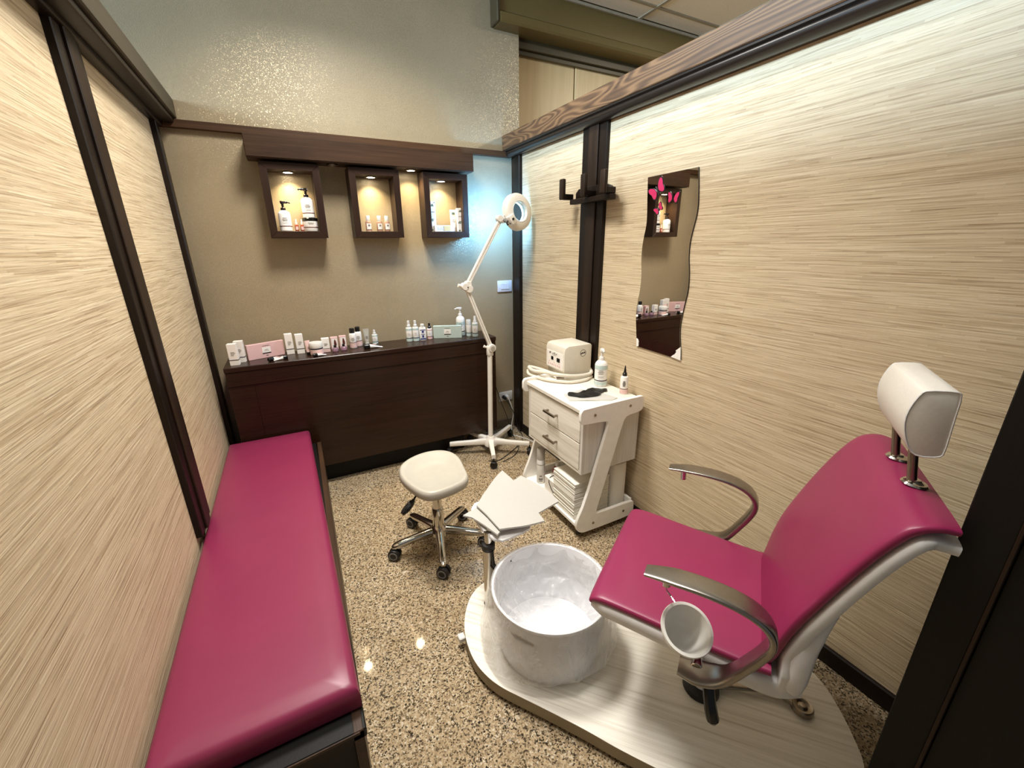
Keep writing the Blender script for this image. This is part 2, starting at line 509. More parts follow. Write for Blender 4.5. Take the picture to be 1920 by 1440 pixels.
# left and right partitions: panel, posts, beam
def post_parts(x, s, y0, y1, z1, parent, mat, z0=0.0):
    # s = +1 when the room is on the +x side
    w_ = y1 - y0
    def bx(a, c, d):
        q = BM()
        xa, xb = sorted((x - s * 0.004, x + s * d))
        box(q, xa, xb, a, c, z0, z1, 0.003, 1); return q
    struct('post_side_strip', bx(y0, y0 + w_ * .30, 0.020), 'darkz', parent)
    struct('post_side_strip', bx(y1 - w_ * .30, y1, 0.020), 'darkz', parent)
    struct('post_plank', bx(y0 + w_ * .305, y1 - w_ * .305, 0.028), mat, parent)
b = BM(); box(b, -1.98, XL, -3.1, 0.0, 0.0, 2.0); wl = struct('wall_left', b, 'paper', angle=0)
b = BM(); box(b, 0.0, 0.08, -2.66, 0.0, 0.0, 2.0); wr = struct('wall_right', b, 'paper', angle=0)
post_parts(XL, 1, -1.13, -0.955, 1.97, wl, 'postz', 0.408)
post_parts(0.0, -1, -0.992, -0.803, 1.96, wr, 'postz')
def corner_post(x, s, parent):
    xa, xb = sorted((x - s * 0.002, x + s * 0.024)); q = BM(); box(q, xa, xb, -0.132, -0.075, 0, 1.965, 0.003, 1); struct('corner_post_strip', q, 'darkz', parent)
    xa, xb = sorted((x - s * 0.002, x + s * 0.012)); q = BM(); box(q, xa, xb, -0.078, -0.002, 0, 1.965, 0.003, 1); struct('corner_post', q, 'postz', parent)
corner_post(XL, 1, wl); corner_post(0.0, -1, wr)
# beams
q = BM(); box(q, -1.99, -1.81, -3.1, -0.003, 1.985, 2.068, 0.004, 1); struct('top_beam', q, 'beam_left', wl)
q = BM(); box(q, -1.99, -1.822, -3.1, -0.003, 1.962, 1.985, 0.008, 2); struct('beam_lip', q, 'darky', wl)
q = BM(); box(q, XL - .002, -1.868, -3.1, -0.003, 1.945, 1.972, 0.006, 2); struct('beam_moulding', q, 'darky', wl)
q = BM(); box(q, -0.08, 0.09, -2.66, -0.003, 1.988, 2.072, 0.003, 1); struct('top_beam', q, 'beam', wr)
q = BM(); ring = []
prof = [(-0.074, 1.988), (-0.074, 1.980), (-0.064, 1.976)] + [(-0.036 - 0.032 * math.cos(a), 1.966 - 0.022 * math.sin(a)) for a in [PI * k / 10 - .3 for k in range(0, 7)]] + [(-0.012, 1.950), (0.002, 1.950), (0.002, 1.988)]
loft(q, [[(px, y, pz) for px, pz in prof] for y in (-2.66, -0.003)]); struct('beam_moulding', q, 'black_mould', wr)
q = BM(); box(q, -0.016, 0.0, -2.66, -0.132, 0.0, 0.068, 0.004, 1); struct('baseboard_right', q, 'darky')
q = BM(); box(q, XL, -1.886, -3.1, -0.132, 0.0, 0.068, 0.004, 1); struct('baseboard_left', q, 'darky')
q = BM(); box(q, -0.26, -0.03, -0.010, 0.0, 0.0, 0.075, 0.002, 1); struct('baseboard_back', q, plain('stone_skirting', rgb(104, 92, 78), 0.3, var=0.2, scale=90))
# ledge along the back wall
q = BM(); box(q, -1.885, -0.022, -0.030, 0.0, 1.945, 1.980, 0.002, 1); struct('trim_1', q, 'ledge')
# front jamb next to the camera
q = BM(); box(q, -0.45, 0.10, -2.645, -2.581, 0.0, 2.4, 0.002, 1); wf = struct('wall_front', q, 'jamb')
q = BM(); box(q, -0.462, 0.10, -2.651, -2.645, 0.0, 2.4, 0.001, 1); struct('jamb_strip', q, 'postz', wf)
q = BM(); box(q, -0.45, 0.10, -2.76, -2.651, 0.0, 2.4, 0.002, 1); struct('jamb_board', q, 'jamb', wf)
# recess with sliding panels and casing above
q = BM(); box(q, 0.05, 3.4, 0.14, 0.2, 0.0, 2.9); struct('wall_recess', q, 'olive_dark', angle=0)
for i, (a, c, yy) in enumerate(((0.052, 0.538, 0.085), (0.546, 1.05, 0.078), (1.058, 1.56, 0.085), (1.568, 2.1, 0.078))):
    q = BM(); box(q, a, c, yy, yy + 0.03, 0.02, 2.575, 0.003, 1); struct('door_%d' % (i + 1), q, 'maple')
q = BM(); box(q, 0.05, 3.2, 0.03, 0.13, 2.585, 2.66, 0.003, 1); box(q, 0.05, 3.2, 0.055, 0.075, 2.56, 2.60, 0.002, 1); struct('trim_2', q, 'olive_dark')
q = BM(); prism(q, [(-0.085, 2.86), (-0.085, 2.70), (-0.078, 2.694), (-0.078, 2.688), (-0.104, 2.688), (-0.108, 2.65), (-0.10, 2.638), (0.13, 2.638), (0.13, 2.86)], -0.125, 3.2, Matrix(((0, 0, 1, 0), (1, 0, 0, 0), (0, 1, 0, 0), (0, 0, 0, 1)))); tr = struct('trim_3', q, 'olive')
q = BM(); box(q, -0.145, -0.125, -0.10, -0.001, 2.64, 2.86, 0.004, 1); struct('end_cap', q, 'olive_dark', tr)
q = BM(); box(q, -0.12, 3.2, -0.10, -0.084, 2.832, 2.848, 0.002, 1); struct('cornice', q, 'ceilgrid', tr)
# ceiling with mineral tiles near the visible corner
q = BM(); box(q, -4.8, 3.4, -5.0, 0.12, 2.868, 2.93); ce = struct('ceiling', q, 'ceil', angle=0)
gx = [0.94 + 0.6 * k for k in range(-3, 4)]; gy = [-0.25 - 0.6 * k for k in range(-1, 5)]
tile_me = None
for i in range(len(gx) - 1):
    for j in range(len(gy) - 1):
        y1 = min(gy[j], -0.085); y0 = gy[j + 1]
        q = BM(); box(q, gx[i] + .013, gx[i + 1] - .013, y0 + .013, y1 - .013, 2.853, 2.869, 0.002, 1)
        struct('ceiling_tile', q, 'ceil', ce)
for x in gx:
    q = BM(); box(q, x - .012, x + .012, gy[-1], -0.085, 2.848, 2.869); struct('ceiling_grid_bar', q, 'ceilgrid', ce)
for y in gy[1:]:
    q = BM(); box(q, gx[0], gx[-1], y - .012, y + .012, 2.8485, 2.869); struct('ceiling_grid_bar', q, 'ceilgrid', ce)

# ------------------------------------------------------------------ bench on the left
t = thing('upholstered_bench', 'long low bench with a pink vinyl cushion on a dark wooden base along left wall', 'bench', (-1.68, -1.1, 0))
def cush(bm):
    L = [(-1.886, -0.258), (-1.487, -0.258), (-1.466, -1.955), (-1.886, -1.955)]
    def ring(ins, z):
        cx = sum(p[0] for p in L) / 4; cy = sum(p[1] for p in L) / 4
        out = []
        n = 18
        for k in range(4):
            a, c = L[k], L[(k + 1) % 4]
            for i in range(n):
                f = i / n
                x = a[0] + (c[0] - a[0]) * f; y = a[1] + (c[1] - a[1]) * f
                bul = 0.006 * math.sin(PI * f)
                dx = 1 if x > cx else -1
                x = x - math.copysign(min(ins, abs(x - cx)), x - cx); y = y - math.copysign(min(ins, abs(y - cy)), y - cy)
                out.append((x + 1.68, y + 1.1, z))
        return out
    loft(bm, [ring(0.006, 0.327), ring(0.0, 0.333), ring(0.0, 0.372), ring(0.003, 0.386), ring(0.010, 0.395), ring(0.02, 0.4), ring(0.06, 0.403), ring(0.14, 0.405)])
q = BM(); cush(q); obj('cushion', q, 'pink', t, 50)
q = BM(); box(q, -0.205, 0.215, -0.905, 0.80, 0.298, 0.325, 0.003, 1); obj('base_top', q, 'jamb', t)
pl = [(-1.472, -2.005), (-1.437, -0.30), (-1.460, -0.30), (-1.495, -2.005)]
q = BM(); prism(q, [(x + 1.68, y + 1.1) for x, y in pl], 0.0, 0.326, bev=0.002, seg=1); obj('side_panel', q, 'browny', t)
q = BM(); box(q, -0.207, -0.185, -0.905, 0.80, 0.0, 0.298, 0.002, 1); obj('side_panel', q, 'darky', t)
q = BM(); box(q, -0.185, 0.185, -0.885, -0.865, 0.0, 0.298, 0.002, 1); obj('end_panel', q, 'jamb', t)
q = BM(); box(q, -0.205, 0.20, -0.909, -0.905, 0.318, 0.326, 0.001, 1); obj('lit_edge', q, 'browny', t)  # lighter strip, paints the lit front edge of the base

# ------------------------------------------------------------------ dark console on the back wall
t = thing('wooden_console', 'long dark lacquered wooden console under the display boxes', 'console', (-1.05, -0.125, 0))
q = BM(); box(q, -0.78, 0.777, -0.125, 0.122, 0.782, 0.810, 0.003, 1); obj('top_board', q, 'lacquer', t)
q = BM(); box(q, -0.777, 0.774, -0.121, -0.098, 0.705, 0.782, 0.002, 1); obj('apron', q, 'lacquer', t)
q = BM(); box(q, -0.777, -0.6590, -0.1155, -0.095, 0.135, 0.704, 0.001, 1); obj('stile', q, 'lacquer', t)
q = BM(); box(q, -0.6588, 0.774, -0.116, -0.095, 0.135, 0.704, 0.001, 1); obj('front_panel', q, 'lacquer', t)
q = BM(); box(q, 0.752, 0.775, -0.095, 0.122, 0.135, 0.782, 0.002, 1); obj('side_panel', q, 'lacquer', t)
q = BM(); box(q, -0.777, -0.755, -0.095, 0.122, 0.135, 0.782, 0.002, 1); obj('side_panel', q, 'lacquer', t)
q = BM(); box(q, -0.755, 0.752, -0.095, 0.122, 0.135, 0.155, 0.002, 1); obj('bottom_board', q, 'lacquer', t)
q = BM(); box(q, -0.74, 0.54, -0.045, 0.115, 0.0, 0.135, 0.002, 1); obj('shade_board', q, 'jamb', t)  # added near-black board, stands in for the deep shade under the console

# ------------------------------------------------------------------ pelmet and display boxes
t = thing('wooden_pelmet', 'dark wooden pelmet board mounted above the three display boxes', 'pelmet', (-0.95, 0, 1.825))
q = BM(); box(q, -0.60, 0.60, -0.150, -0.128, 0.0, 0.100, 0.003, 1); obj('front_board', q, 'brownx', t)
q = BM(); box(q, -0.60, 0.60, -0.128, -0.002, -0.001, 0.018, 0.002, 1); obj('bottom_board', q, 'brownx', t)
for x in (-0.60, 0.582):
    q = BM(); box(q, x, x + .018, -0.128, -0.002, 0.018, 0.098, 0.002, 1); obj('end_board', q, 'browny', t)
def spot(parent, x, y, z, on=True):
    q = BM(); lathe(q, [(0.030, 0), (0.032, -0.003), (0.029, -0.006), (0.024, -0.006), (0.022, -0.003), (0.022, 0)], 24, (x, y, z)); s = obj('spotlight', q, 'nickel', parent)
    q = BM(); lathe(q, [(0.023, -0.002), (0.021, -0.005), (0.001, -0.006)], 20, (x, y, z)); obj('bulb', q, 'led' if on else 'grey_plastic', s)
    if on:
        l = bpy.data.lights.new('spot_bulb', 'AREA'); l.shape = 'DISK'; l.size = 0.04; l.energy = 1.15; l.spread = math.radians(115); l.color = (1.0, 0.80, 0.50)
        o = bpy.data.objects.new('spot_bulb', l); COL.objects.link(o); o.parent = parent; o.location = (x, y, z - 0.011)
spot(t, -0.72 + 0.95, -0.075, -0.001); spot(t, -1.15 + 0.95, -0.075, -0.001, False)
BX = [(-1.504, -1.225, 'left display box with black pump bottles and a stacked jar inside'),
      (-1.079, -0.803, 'middle display box holding only three small bottles'),
      (-0.662, -0.383, 'right display box with upright white cartons and a tube inside')]
for x0, x1, lab in BX:
    W = x1 - x0; H = 1.812 - 1.447; T = 0.035; D = 0.12
    t = thing('display_box', lab, 'display box', (x0, 0, 1.447), 0, 'lit display boxes on the back wall')
    Mx = Matrix(((1, 0, 0, 0), (0, 0, 1, -D), (0, 1, 0, 0), (0, 0, 0, 1)))
    for poly, mt in (([(0, 0), (W, 0), (W - T, T), (T, T)], 'boxx'), ([(0, H), (T, H - T), (W - T, H - T), (W, H)], 'boxx'), ([(0, 0), (T, T), (T, H - T), (0, H)], 'boxz'), ([(W, 0), (W, H), (W - T, H - T), (W - T, T)], 'boxz')):
        q = BM(); prism(q, poly, 0.0, D - 0.001, Mx, bev=0.0012, seg=1); obj('frame_board', q, mt, t, 20)
    spot(t, W * .5 - .01, -0.06, H - T)

# ------------------------------------------------------------------ products
def arc(bm, r, z0, z1, a0, a1, n=6):
    A = [bm.verts.new((r * math.cos(a0 + (a1 - a0) * i / n), r * math.sin(a0 + (a1 - a0) * i / n), z0)) for i in range(n + 1)]
    B = [bm.verts.new((r * math.cos(a0 + (a1 - a0) * i / n), r * math.sin(a0 + (a1 - a0) * i / n), z1)) for i in range(n + 1)]
    for i in range(n): bm.faces.new((A[i], A[i + 1], B[i + 1], B[i]))
def camdir(loc): return math.atan2(CAM.y - loc[1], CAM.x - loc[0])
def band(name, parent, r, z0, z1, mat, n=24):
    q = BM(); lathe(q, [(r - .001, z0), (r, z0), (r, z1), (r - .001, z1)], n, cap=False)
    return obj(name, q, mat, parent)
def prints(parent, r, rows, a, mat='greyprint'):
    q = BM()
    for z, half, hh in rows: arc(q, r, z - hh, z + hh, a - half, a + half)
    return obj('print', q, mat, parent, 0)
def pump_bottle(loc, h, w, label, body='bottle', cap='white_plastic', lab=None, stripe='navy', nozzle=PI, group=None, square=False, txt=True, mint=None):
    t = thing('pump_bottle', label, 'bottle', loc, 0, group)
    r = w / 2; bh = h * 0.70
    q = BM(); lathe(q, [(r * .9, 0), (r, .003), (r, bh * .80), (r * .93, bh * .88), (r * .70, bh * .95), (r * .36, bh), (r * .34, bh + h * .01)], 28); obj('body', q, body, t)
    q = BM(); lathe(q, [(r * .42, bh), (r * .42, bh + h * .07), (r * .36, bh + h * .085), (r * .2, bh + h * .09), (r * .2, h * .91)], 18); obj('collar', q, cap, t)
    q = BM(); dx, dy = math.cos(nozzle), math.sin(nozzle)
    tube(q, spline([(-dx * r * .35, -dy * r * .35, h * .955), (0, 0, h * .965), (dx * r * .7, dy * r * .7, h * .965), (dx * r * 1.25, dy * r * 1.25, h * .945)], 5), [r * .26] * 6 + [r * .22] * 5 + [r * .14] * 5, 10)
    lathe(q, [(r * .2, h * .90), (r * .36, h * .93), (r * .36, h * .985), (r * .2, h)], 16); obj('pump_head', q, cap, t)
    if mint:
        for z0, z1 in mint: band('label', t, r + .0006, bh * z0, bh * z1, 'mintlabel')
    if stripe: band('stripe', t, r + .0009, bh * .22, bh * .255, stripe)
    if txt:
        a = camdir(loc)
        prints(t, r + .001, [(bh * .62, .35, h * .008), (bh * .56, .45, h * .008), (bh * .50, .38, h * .008), (bh * .40, .5, h * .003), (bh * .36, .45, h * .003)], a)
    return t
def spray_bottle(loc, h, w, label, stripe='navy', group=None, lab='mintlabel', capm='clear'):
    t = thing('spray_bottle', label, 'bottle', loc, 0, group)
    r = w / 2; bh = h * .68
    q = BM(); lathe(q, [(r * .9, 0), (r, .003), (r, bh - .006), (r * .9, bh - .001), (r * .45, bh)], 24); obj('body', q, 'bottle', t)
    q = BM(); lathe(q, [(r * .62, bh), (r * .62, bh + h * .10), (r * .42, bh + h * .14), (r * .42, h - .003), (r * .36, h)], 18); obj('cap', q, capm, t)
    q = BM(); lathe(q, [(r * .3, bh), (r * .3, bh + h * .22), (r * .22, bh + h * .25)], 14); obj('nozzle', q, 'white_plastic', t)
    band('label', t, r + .0005, .003, bh * .30, lab)
    band('stripe', t, r + .0009, bh * .235, bh * .285, stripe)
    band('upper_label', t, r + .0005, bh * .80, bh * .93, lab)
    prints(t, r + .001, [(bh * .62, .3, h * .006), (bh * .54, .4, h * .006), (bh * .46, .35, h * .004)], camdir(loc), 'palegrey')
    return t
def carton(loc, w, d, h, label, rz=0, mat='carton', stripe='navy', group=None, txt=True, low=None, name='carton'):
    t = thing(name, label, 'carton', loc, rz, group)
    q = BM(); box(q, -w / 2, w / 2, -d / 2, d / 2, 0, h, 0.0012, 1); obj('box', q, mat, t)
    e = .0006
    if low:
        q = BM(); box(q, -w / 2 - e, w / 2 + e, -d / 2 - e, d / 2 + e, .001, h * .20); obj('lower_print', q, low, t, 0)
    if stripe:
        q = BM(); box(q, -w / 2 - e * 1.5, w / 2 + e * 1.5, -d / 2 - e * 1.5, d / 2 + e * 1.5, h * .245, h * .275); obj('stripe', q, stripe, t, 0)
    if txt:
        q = BM()
        for z, a, c in ((.62, -.2, .22), (.57, -.2, .30), (.52, -.2, .18), (.47, -.2, .10)): box(q, w * a, w * c, -d / 2 - e, -d / 2, h * z - h * .011, h * z + h * .011)
        obj('print', q, 'greyprint', t, 0)
    return t
def tube_lying(p0, p1, z, r, label, cap='black_gloss', group='loose squeeze tubes on the console'):
    # p0 = cap end, p1 = crimped end
    a = Vector((p0[0], p0[1], 0)); c = Vector((p1[0], p1[1], 0)); d = c - a; L = d.length
    t = thing('squeeze_tube', label, 'tube', (p0[0], p0[1], z), math.atan2(d.y, d.x), group)
    lc = L * .3
    q = BM(); lathe(q, [(r * .92, 0), (r, .002), (r, lc), (r * .9, lc + .001)], 18, (0, 0, 0), Matrix.Translation((0, 0, r)) @ Matrix.Rotation(PI / 2, 4, 'Y')); obj('cap', q, cap, t)
    q = BM(); rings = []
    for f in (0, .05, .35, .7, .93, 1.0):
        ha = r * (.8 + .35 * f); hb = max(r * (.9 - .88 * f), .0012)
        rings.append(srect((lc + f * (L - lc), 0, hb + .0006), (0, 1, 0), (0, 0, 1), ha, hb, 2.2, 18))
    loft(q, rings); obj('body', q, 'bottle', t, 40)
    q = BM(); box(q, lc + .12 * L, lc + .4 * L, -r * .5, r * .5, r * 1.45, r * 1.47); obj('print', q, 'pinklabel', t, 0)
    return t
Zc = 0.8102
G1 = 'white cartons on the console'
carton((-1.777, -0.193, Zc), .042, .032, .115, 'white carton at the left end of the console, front one of two overlapping', math.radians(-8), group=G1)
carton((-1.752, -0.140, Zc), .042, .032, .117, 'white carton half hidden behind another at console left end', math.radians(-8), group=G1)
t = carton((-1.634, -0.088, Zc), .192, .022, .084, 'flat pale pink box standing on edge on the console', math.radians(22), mat='pinkbox', stripe=None, txt=False, name='gift_box')
def boxlabel(t, w, d, h):
    q = BM(); box(q, -.022, .022, -d / 2 - .0008, -d / 2, h * .36, h * .72); obj('label', q, 'carton', t, 0)
    q = BM(); box(q, -.022, .022, -d / 2 - .0016, -d / 2, h * .30, h * .345); obj('stripe', q, 'navy', t, 0)
    q = BM()
    for z, a, hh in ((.56, .008, .012), (.48, .014, .008), (.82, .018, .012), (.17, .006, .025)): box(q, -a, a, -d / 2 - .0014, -d / 2, h * (z - hh), h * (z + hh))
    obj('print', q, 'greyprint', t, 0)
boxlabel(t, .192, .022, .084)
tube_lying((-1.622, -0.212), (-1.560, -0.150), Zc, .011, 'small squeeze tube with black cap pointing left in front of pink box')
tube_lying((-1.530, -0.190), (-1.600, -0.196), Zc, .011, 'small squeeze tube with black cap pointing right in front of pink box')
carton((-1.513, -0.070, Zc), .040, .032, .119, 'tall white carton right beside the pink box', math.radians(5), group=G1)
carton((-1.459, -0.085, Zc), .040, .032, .114, 'tall white carton beside the white jar', math.radians(3), group=G1)
def tube_standing(loc, h, w, label, cap='black_gloss', body='bottle', rz=0, capup=False, group=None):
    t = thing('squeeze_tube', label, 'tube', loc, rz, group)
    r = w / 2
    q = BM(); lathe(q, [(r * .72, 0), (r * .74, .002), (r * .74, h * .2), (r * .7, h * .205)], 20); obj('cap', q, cap, t)
    q = BM(); rings = []
    for f in (0, .08, .4, .75, .95, 1.0):
        rings.append(srect((0, 0, h * .205 + f * h * .795), (1, 0, 0), (0, 1, 0), r * (.82 + .2 * f), max(r * (.8 - .76 * f), .001), 2.1, 20))
    loft(q, rings); obj('body', q, body, t, 40)
    q = BM(); box(q, -r * .5, r * .5, -r * .78, -r * .70, h * .45, h * .47); box(q, -r * .4, r * .4, -r * .68, -r * .60, h * .53, h * .55); obj('print', q, 'greyprint', t, 0)
    return t
tube_standing((-1.421, -0.150, Zc), .084, .028, 'pink squeeze tube standing on black cap behind the white jar', body='pinklabel', rz=.3)
t = thing('cosmetic_jar', 'wide white jar with ribbed lid on the console', 'jar', (-1.378, -0.165, Zc))
q = BM(); lathe(q, [(.032, 0), (.035, .003), (.035, .034), (.033, .036)], 32); obj('body', q, 'bottle', t)
q = BM(); lathe(q, [(.035, .040), (.036, .042), (.036, .070), (.034, .073), (.002, .073)], 40); obj('lid', q, 'white_plastic', t)
band('stripe', t, .0355, .034, .041, 'navy', 32); band('label', t, .0354, .004, .032, 'pinklabel', 32)
tube_lying((-1.402, -0.226), (-1.336, -0.196), Zc, .010, 'small squeeze tube with black cap lying in front of white jar')
GS = 'small cartons on the console'
carton((-1.324, -0.122, Zc), .042, .03, .083, 'small white carton with pink base between jar and nail polish', math.radians(-3), stripe='maroon', low='pinklabel', group=GS)
def polish_carton(loc, label):
    t = carton(loc, .040, .03, .074, label, math.radians(-2), mat='pinkbox', stripe=None, txt=False, group=GS)
    q = BM(); box(q, -.015, .017, -.0158, -.015, .012, .066); obj('label', q, 'carton', t, 0)
    q = BM(); prism(q, chaikin([(-.004, .02), (.010, .02), (.012, .035), (.006, .06), (.002, .062), (-.003, .045)], 1), .0158, .0163, Matrix(((1, 0, 0, 0), (0, 0, -1, 0), (0, 1, 0, 0), (0, 0, 0, 1)))); obj('print', q, 'maroon', t, 0)
polish_carton((-1.272, -0.072, Zc), 'small pink carton with picture label behind left nail polish')
polish_carton((-1.222, -0.056, Zc), 'small pink carton with picture label behind right nail polish')
def polish(loc, label):
    t = thing('nail_polish', label, 'nail polish', loc, 0, 'nail polish bottles on the console')
    q = BM(); lathe(q, [(.016, 0), (.018, .002), (.018, .014), (.014, .020), (.007, .024)], 24); obj('bottle', q, 'polish_liquid', t)
    q = BM(); lathe(q, [(.0075, .023), (.008, .024), (.0075, .034), (.006, .037)], 18); obj('cap', q, 'black_gloss', t)
polish((-1.276, -0.136, Zc), 'squat glass nail polish bottle with dark cap, left one of two')
polish((-1.228, -0.128, Zc), 'squat glass nail polish bottle with dark cap, right one of two')
def foam_bottle(loc, label):
    t = thing('foam_bottle', label, 'bottle', loc, 0, 'white bottles with round black caps')
    r = .0205
    q = BM(); lathe(q, [(r * .9, 0), (r, .003), (r, .080), (r * .92, .088), (r * .74, .093)], 26); obj('body', q, 'bottle', t)
    q = BM(); lathe(q, [(r * .72, .093), (r * .74, .095), (r * .72, .117), (r * .6, .122), (.001, .122)], 22); obj('cap', q, 'black_gloss', t)
    band('label', t, r + .0005, .006, .034, 'pinklabel'); band('stripe', t, r + .0009, .035, .038, 'maroon')
    prints(t, r + .001, [(.064, .4, .003), (.056, .5, .0025), (.049, .3, .002)], camdir(loc), 'palegrey')
foam_bottle((-1.168, -0.104, Zc), 'white bottle with black cap, front left of two alike')
foam_bottle((-1.131, -0.068, Zc), 'white bottle with black cap, rear right of two alike')
tube_standing((-1.079, -0.045, Zc), .100, .036, 'cream squeeze tube standing upright beside black-capped bottles', cap='white_plastic', body='cream_plastic')
spray_bottle((-1.030, -0.050, Zc), .090, .034, 'short white spray bottle behind the lying white tube', group='white spray bottles')
tube_lying((-1.118, -0.170), (-1.010, -0.160), Zc, .015, 'white squeeze tube with black cap lying near console middle')
spray_bottle((-0.822, -0.098, Zc), .136, .039, 'tall white spray bottle, leftmost of the right-hand bottle row', group='white spray bottles')
spray_bottle((-0.781, -0.106, Zc), .136, .039, 'tall white spray bottle beside the blue printed bottle', group='white spray bottles')
t = thing('lotion_bottle', 'white bottle with bold blue printed label on the console', 'bottle', (-0.733, -0.098, Zc), math.radians(-8))
q = BM(); loft(q, [srect((0, 0, z), (1, 0, 0), (0, 1, 0), .022 * s, .014 * s, 4, 24) for z, s in ((0, .95), (.003, 1), (.078, 1), (.084, .9), (.086, .5))]); obj('body', q, 'bottle', t)
q = BM(); lathe(q, [(.012, .085), (.0125, .087), (.0125, .104), (.011, .106), (.001, .106)], 20); obj('cap', q, 'white_plastic', t)
q = BM()
for z0, z1, a in ((.006, .014, .018), (.066, .071, .018), (.018, .034, .006), (.050, .063, .007), (.041, .043, .012), (.037, .0385, .012)): box(q, -a, a, -.0146, -.0135, z0, z1)
obj('print', q, 'blue', t, 0)
t = spray_bottle((-0.684, -0.092, Zc), .106, .034, 'small white bottle with black pump cap beside mint box', stripe='maroon', lab='pinklabel', capm='black_gloss')
t = carton((-0.568, -0.118, Zc), .187, .026, .083, 'flat mint green box standing on edge on the console', math.radians(-24), mat='mint', stripe=None, txt=False, name='gift_box')
boxlabel(t, .187, .026, .083)
pump_bottle((-0.462, -0.085, Zc), .192, .060, 'large white pump bottle behind the mint box', nozzle=PI, mint=[(.02, .2), (.55, .72)])
t = thing('foam_bottle', 'slim white bottle with clear cap right of large pump bottle', 'bottle', (-0.424, -0.138, Zc))
q = BM(); lathe(q, [(.016, 0), (.017, .003), (.017, .075), (.012, .079), (.009, .088), (.008, .10)], 22); obj('body', q, 'bottle', t)
q = BM(); lathe(q, [(.016, .077), (.016, .110), (.014, .113), (.001, .113)], 20); obj('cap', q, 'clear', t)
band('stripe', t, .0176, .022, .026, 'navy'); band('label', t, .0174, .003, .021, 'mintlabel')
spray_bottle((-0.392, -0.172, Zc), .140, .038, 'white spray bottle at the right end of the console, behind lamp arm', group='white spray bottles')
# in the display boxes
Zs = 1.4822
pump_bottle((-1.425, -0.066, Zs), .150, .060, 'white pump bottle with black pump standing at left in left display box', cap='black_gloss', stripe='maroon', nozzle=0.0)
t = thing('cosmetic_jar', 'white jar with black lid under a pump bottle in left display box', 'jar', (-1.302, -0.062, Zs))
q = BM(); lathe(q, [(.036, 0), (.0375, .003), (.0375, .050), (.035, .053)], 32); obj('body', q, 'bottle', t)
q = BM(); lathe(q, [(.0375, .053), (.039, .054), (.039, .066), (.037, .068), (.001, .068)], 32); obj('lid', q, 'black_gloss', t)
band('stripe', t, .0381, .018, .022, 'maroon', 32); prints(t, .0382, [(.042, .4, .003), (.036, .3, .002)], -PI / 2, 'palegrey')
pump_bottle((-1.304, -0.062, Zs + .0682), .150, .060, 'white pump bottle with black pump standing on jar in left display box', cap='black_gloss', stripe='maroon', nozzle=PI)
def dropper(loc, label, h=.062, r=.010, liquid='amber', group='small amber dropper bottles'):
    t = thing('dropper_bottle', label, 'bottle', loc, 0, group)
    q = BM(); lathe(q, [(r * .9, 0), (r, .002), (r, h * .48), (r * .85, h * .53), (r * .5, h * .56)], 20); obj('bottle', q, liquid, t)
    q = BM(); lathe(q, [(r * .6, h * .55), (r * .6, h * .72), (r * .35, h * .75), (r * .3, h * .93), (r * .18, h)], 16); obj('cap', q, 'white_plastic', t)
    q = BM(); arc(q, r + .0006, h * .12, h * .40, -PI / 2 - .7, -PI / 2 + .7); obj('label', q, 'pinklabel', t, 0)
dropper((-1.373, -0.062, Zs), 'small amber dropper bottle, left of two in left display box')
dropper((-1.346, -0.062, Zs), 'small amber dropper bottle touching the jar in left display box')
for x, lab in ((-0.993, 'small clear bottle with white cap, standing apart at left in middle box'), (-0.930, 'small clear bottle with white cap, centre one of three in middle box'), (-0.886, 'small clear bottle with white cap, rightmost in middle display box')):
    t = thing('toner_bottle', lab, 'bottle', (x, -0.062, Zs), 0, 'three small bottles in the middle display box')
    r = .0165
    q = BM(); lathe(q, [(r * .9, 0), (r, .003), (r, .050), (r * .9, .056), (r * .55, .060)], 22); obj('bottle', q, 'rose_liquid', t)
    q = BM(); lathe(q, [(r * .68, .060), (r * .70, .062), (r * .68, .084), (r * .6, .087), (.001, .087)], 18); obj('cap', q, 'white_plastic', t)
    q = BM(); arc(q, r + .0006, .012, .044, -PI / 2 - .8, -PI / 2 + 1.0); obj('label', q, 'carton', t, 0)
    q = BM(); arc(q, r + .0012, .010, .0125, -PI / 2 - .8, -PI / 2 + 1.0); arc(q, r + .0012, .028, .038, -PI / 2 - .25, -PI / 2 + .35); obj('print', q, 'greyprint', t, 0)
def plant_print(t, w, d, h):
    q = BM(); e = -d / 2 - .0008
    def tri(pts): q.faces.new([q.verts.new((x, e, z)) for x, z in pts])
    tri([(-.010, h * .84), (.010, h * .84), (.006, h * .90), (0, h * .93), (-.006, h * .90)])
    for k in range(7):
        a = PI * (k + .5) / 7; L = .016
        cx, cz = math.cos(a) * L, math.sin(a) * L
        tri([(0, h * .34), (cx - .003, h * .34 + cz), (cx + .002, h * .34 + cz + .003)])
    tri([(w * .15, h * .95), (w * .45, h * .94), (w * .45, h * .985), (w * .25, h * .98)])
    tri([(-w * .45, h * .02), (-w * .05, h * .03), (-w * .1, h * .09), (-w * .4, h * .08)])
    obj('print', q, 'green', t, 0)
    q = BM(); box(q, -w * .32, w * .32, -d / 2 - .001, -d / 2, h * .645, h * .66); obj('stripe', q, 'navy', t, 0)
GC = 'white cartons with leaf print in the right display box'
t = carton((-0.600, -0.045, Zs), .040, .034, .176, 'tall white carton standing at left in right display box', 0, stripe=None, txt=False, group=GC); plant_print(t, .04, .034, .176)
t = carton((-0.542, -0.088, Zs), .125, .030, .036, 'white carton lying flat in front in the right display box', 0, stripe=None, txt=False, group=GC)
q = BM(); box(q, -.002, .040, -.0156, -.015, .003, .033); obj('label', q, 'yellowprint', t, 0)
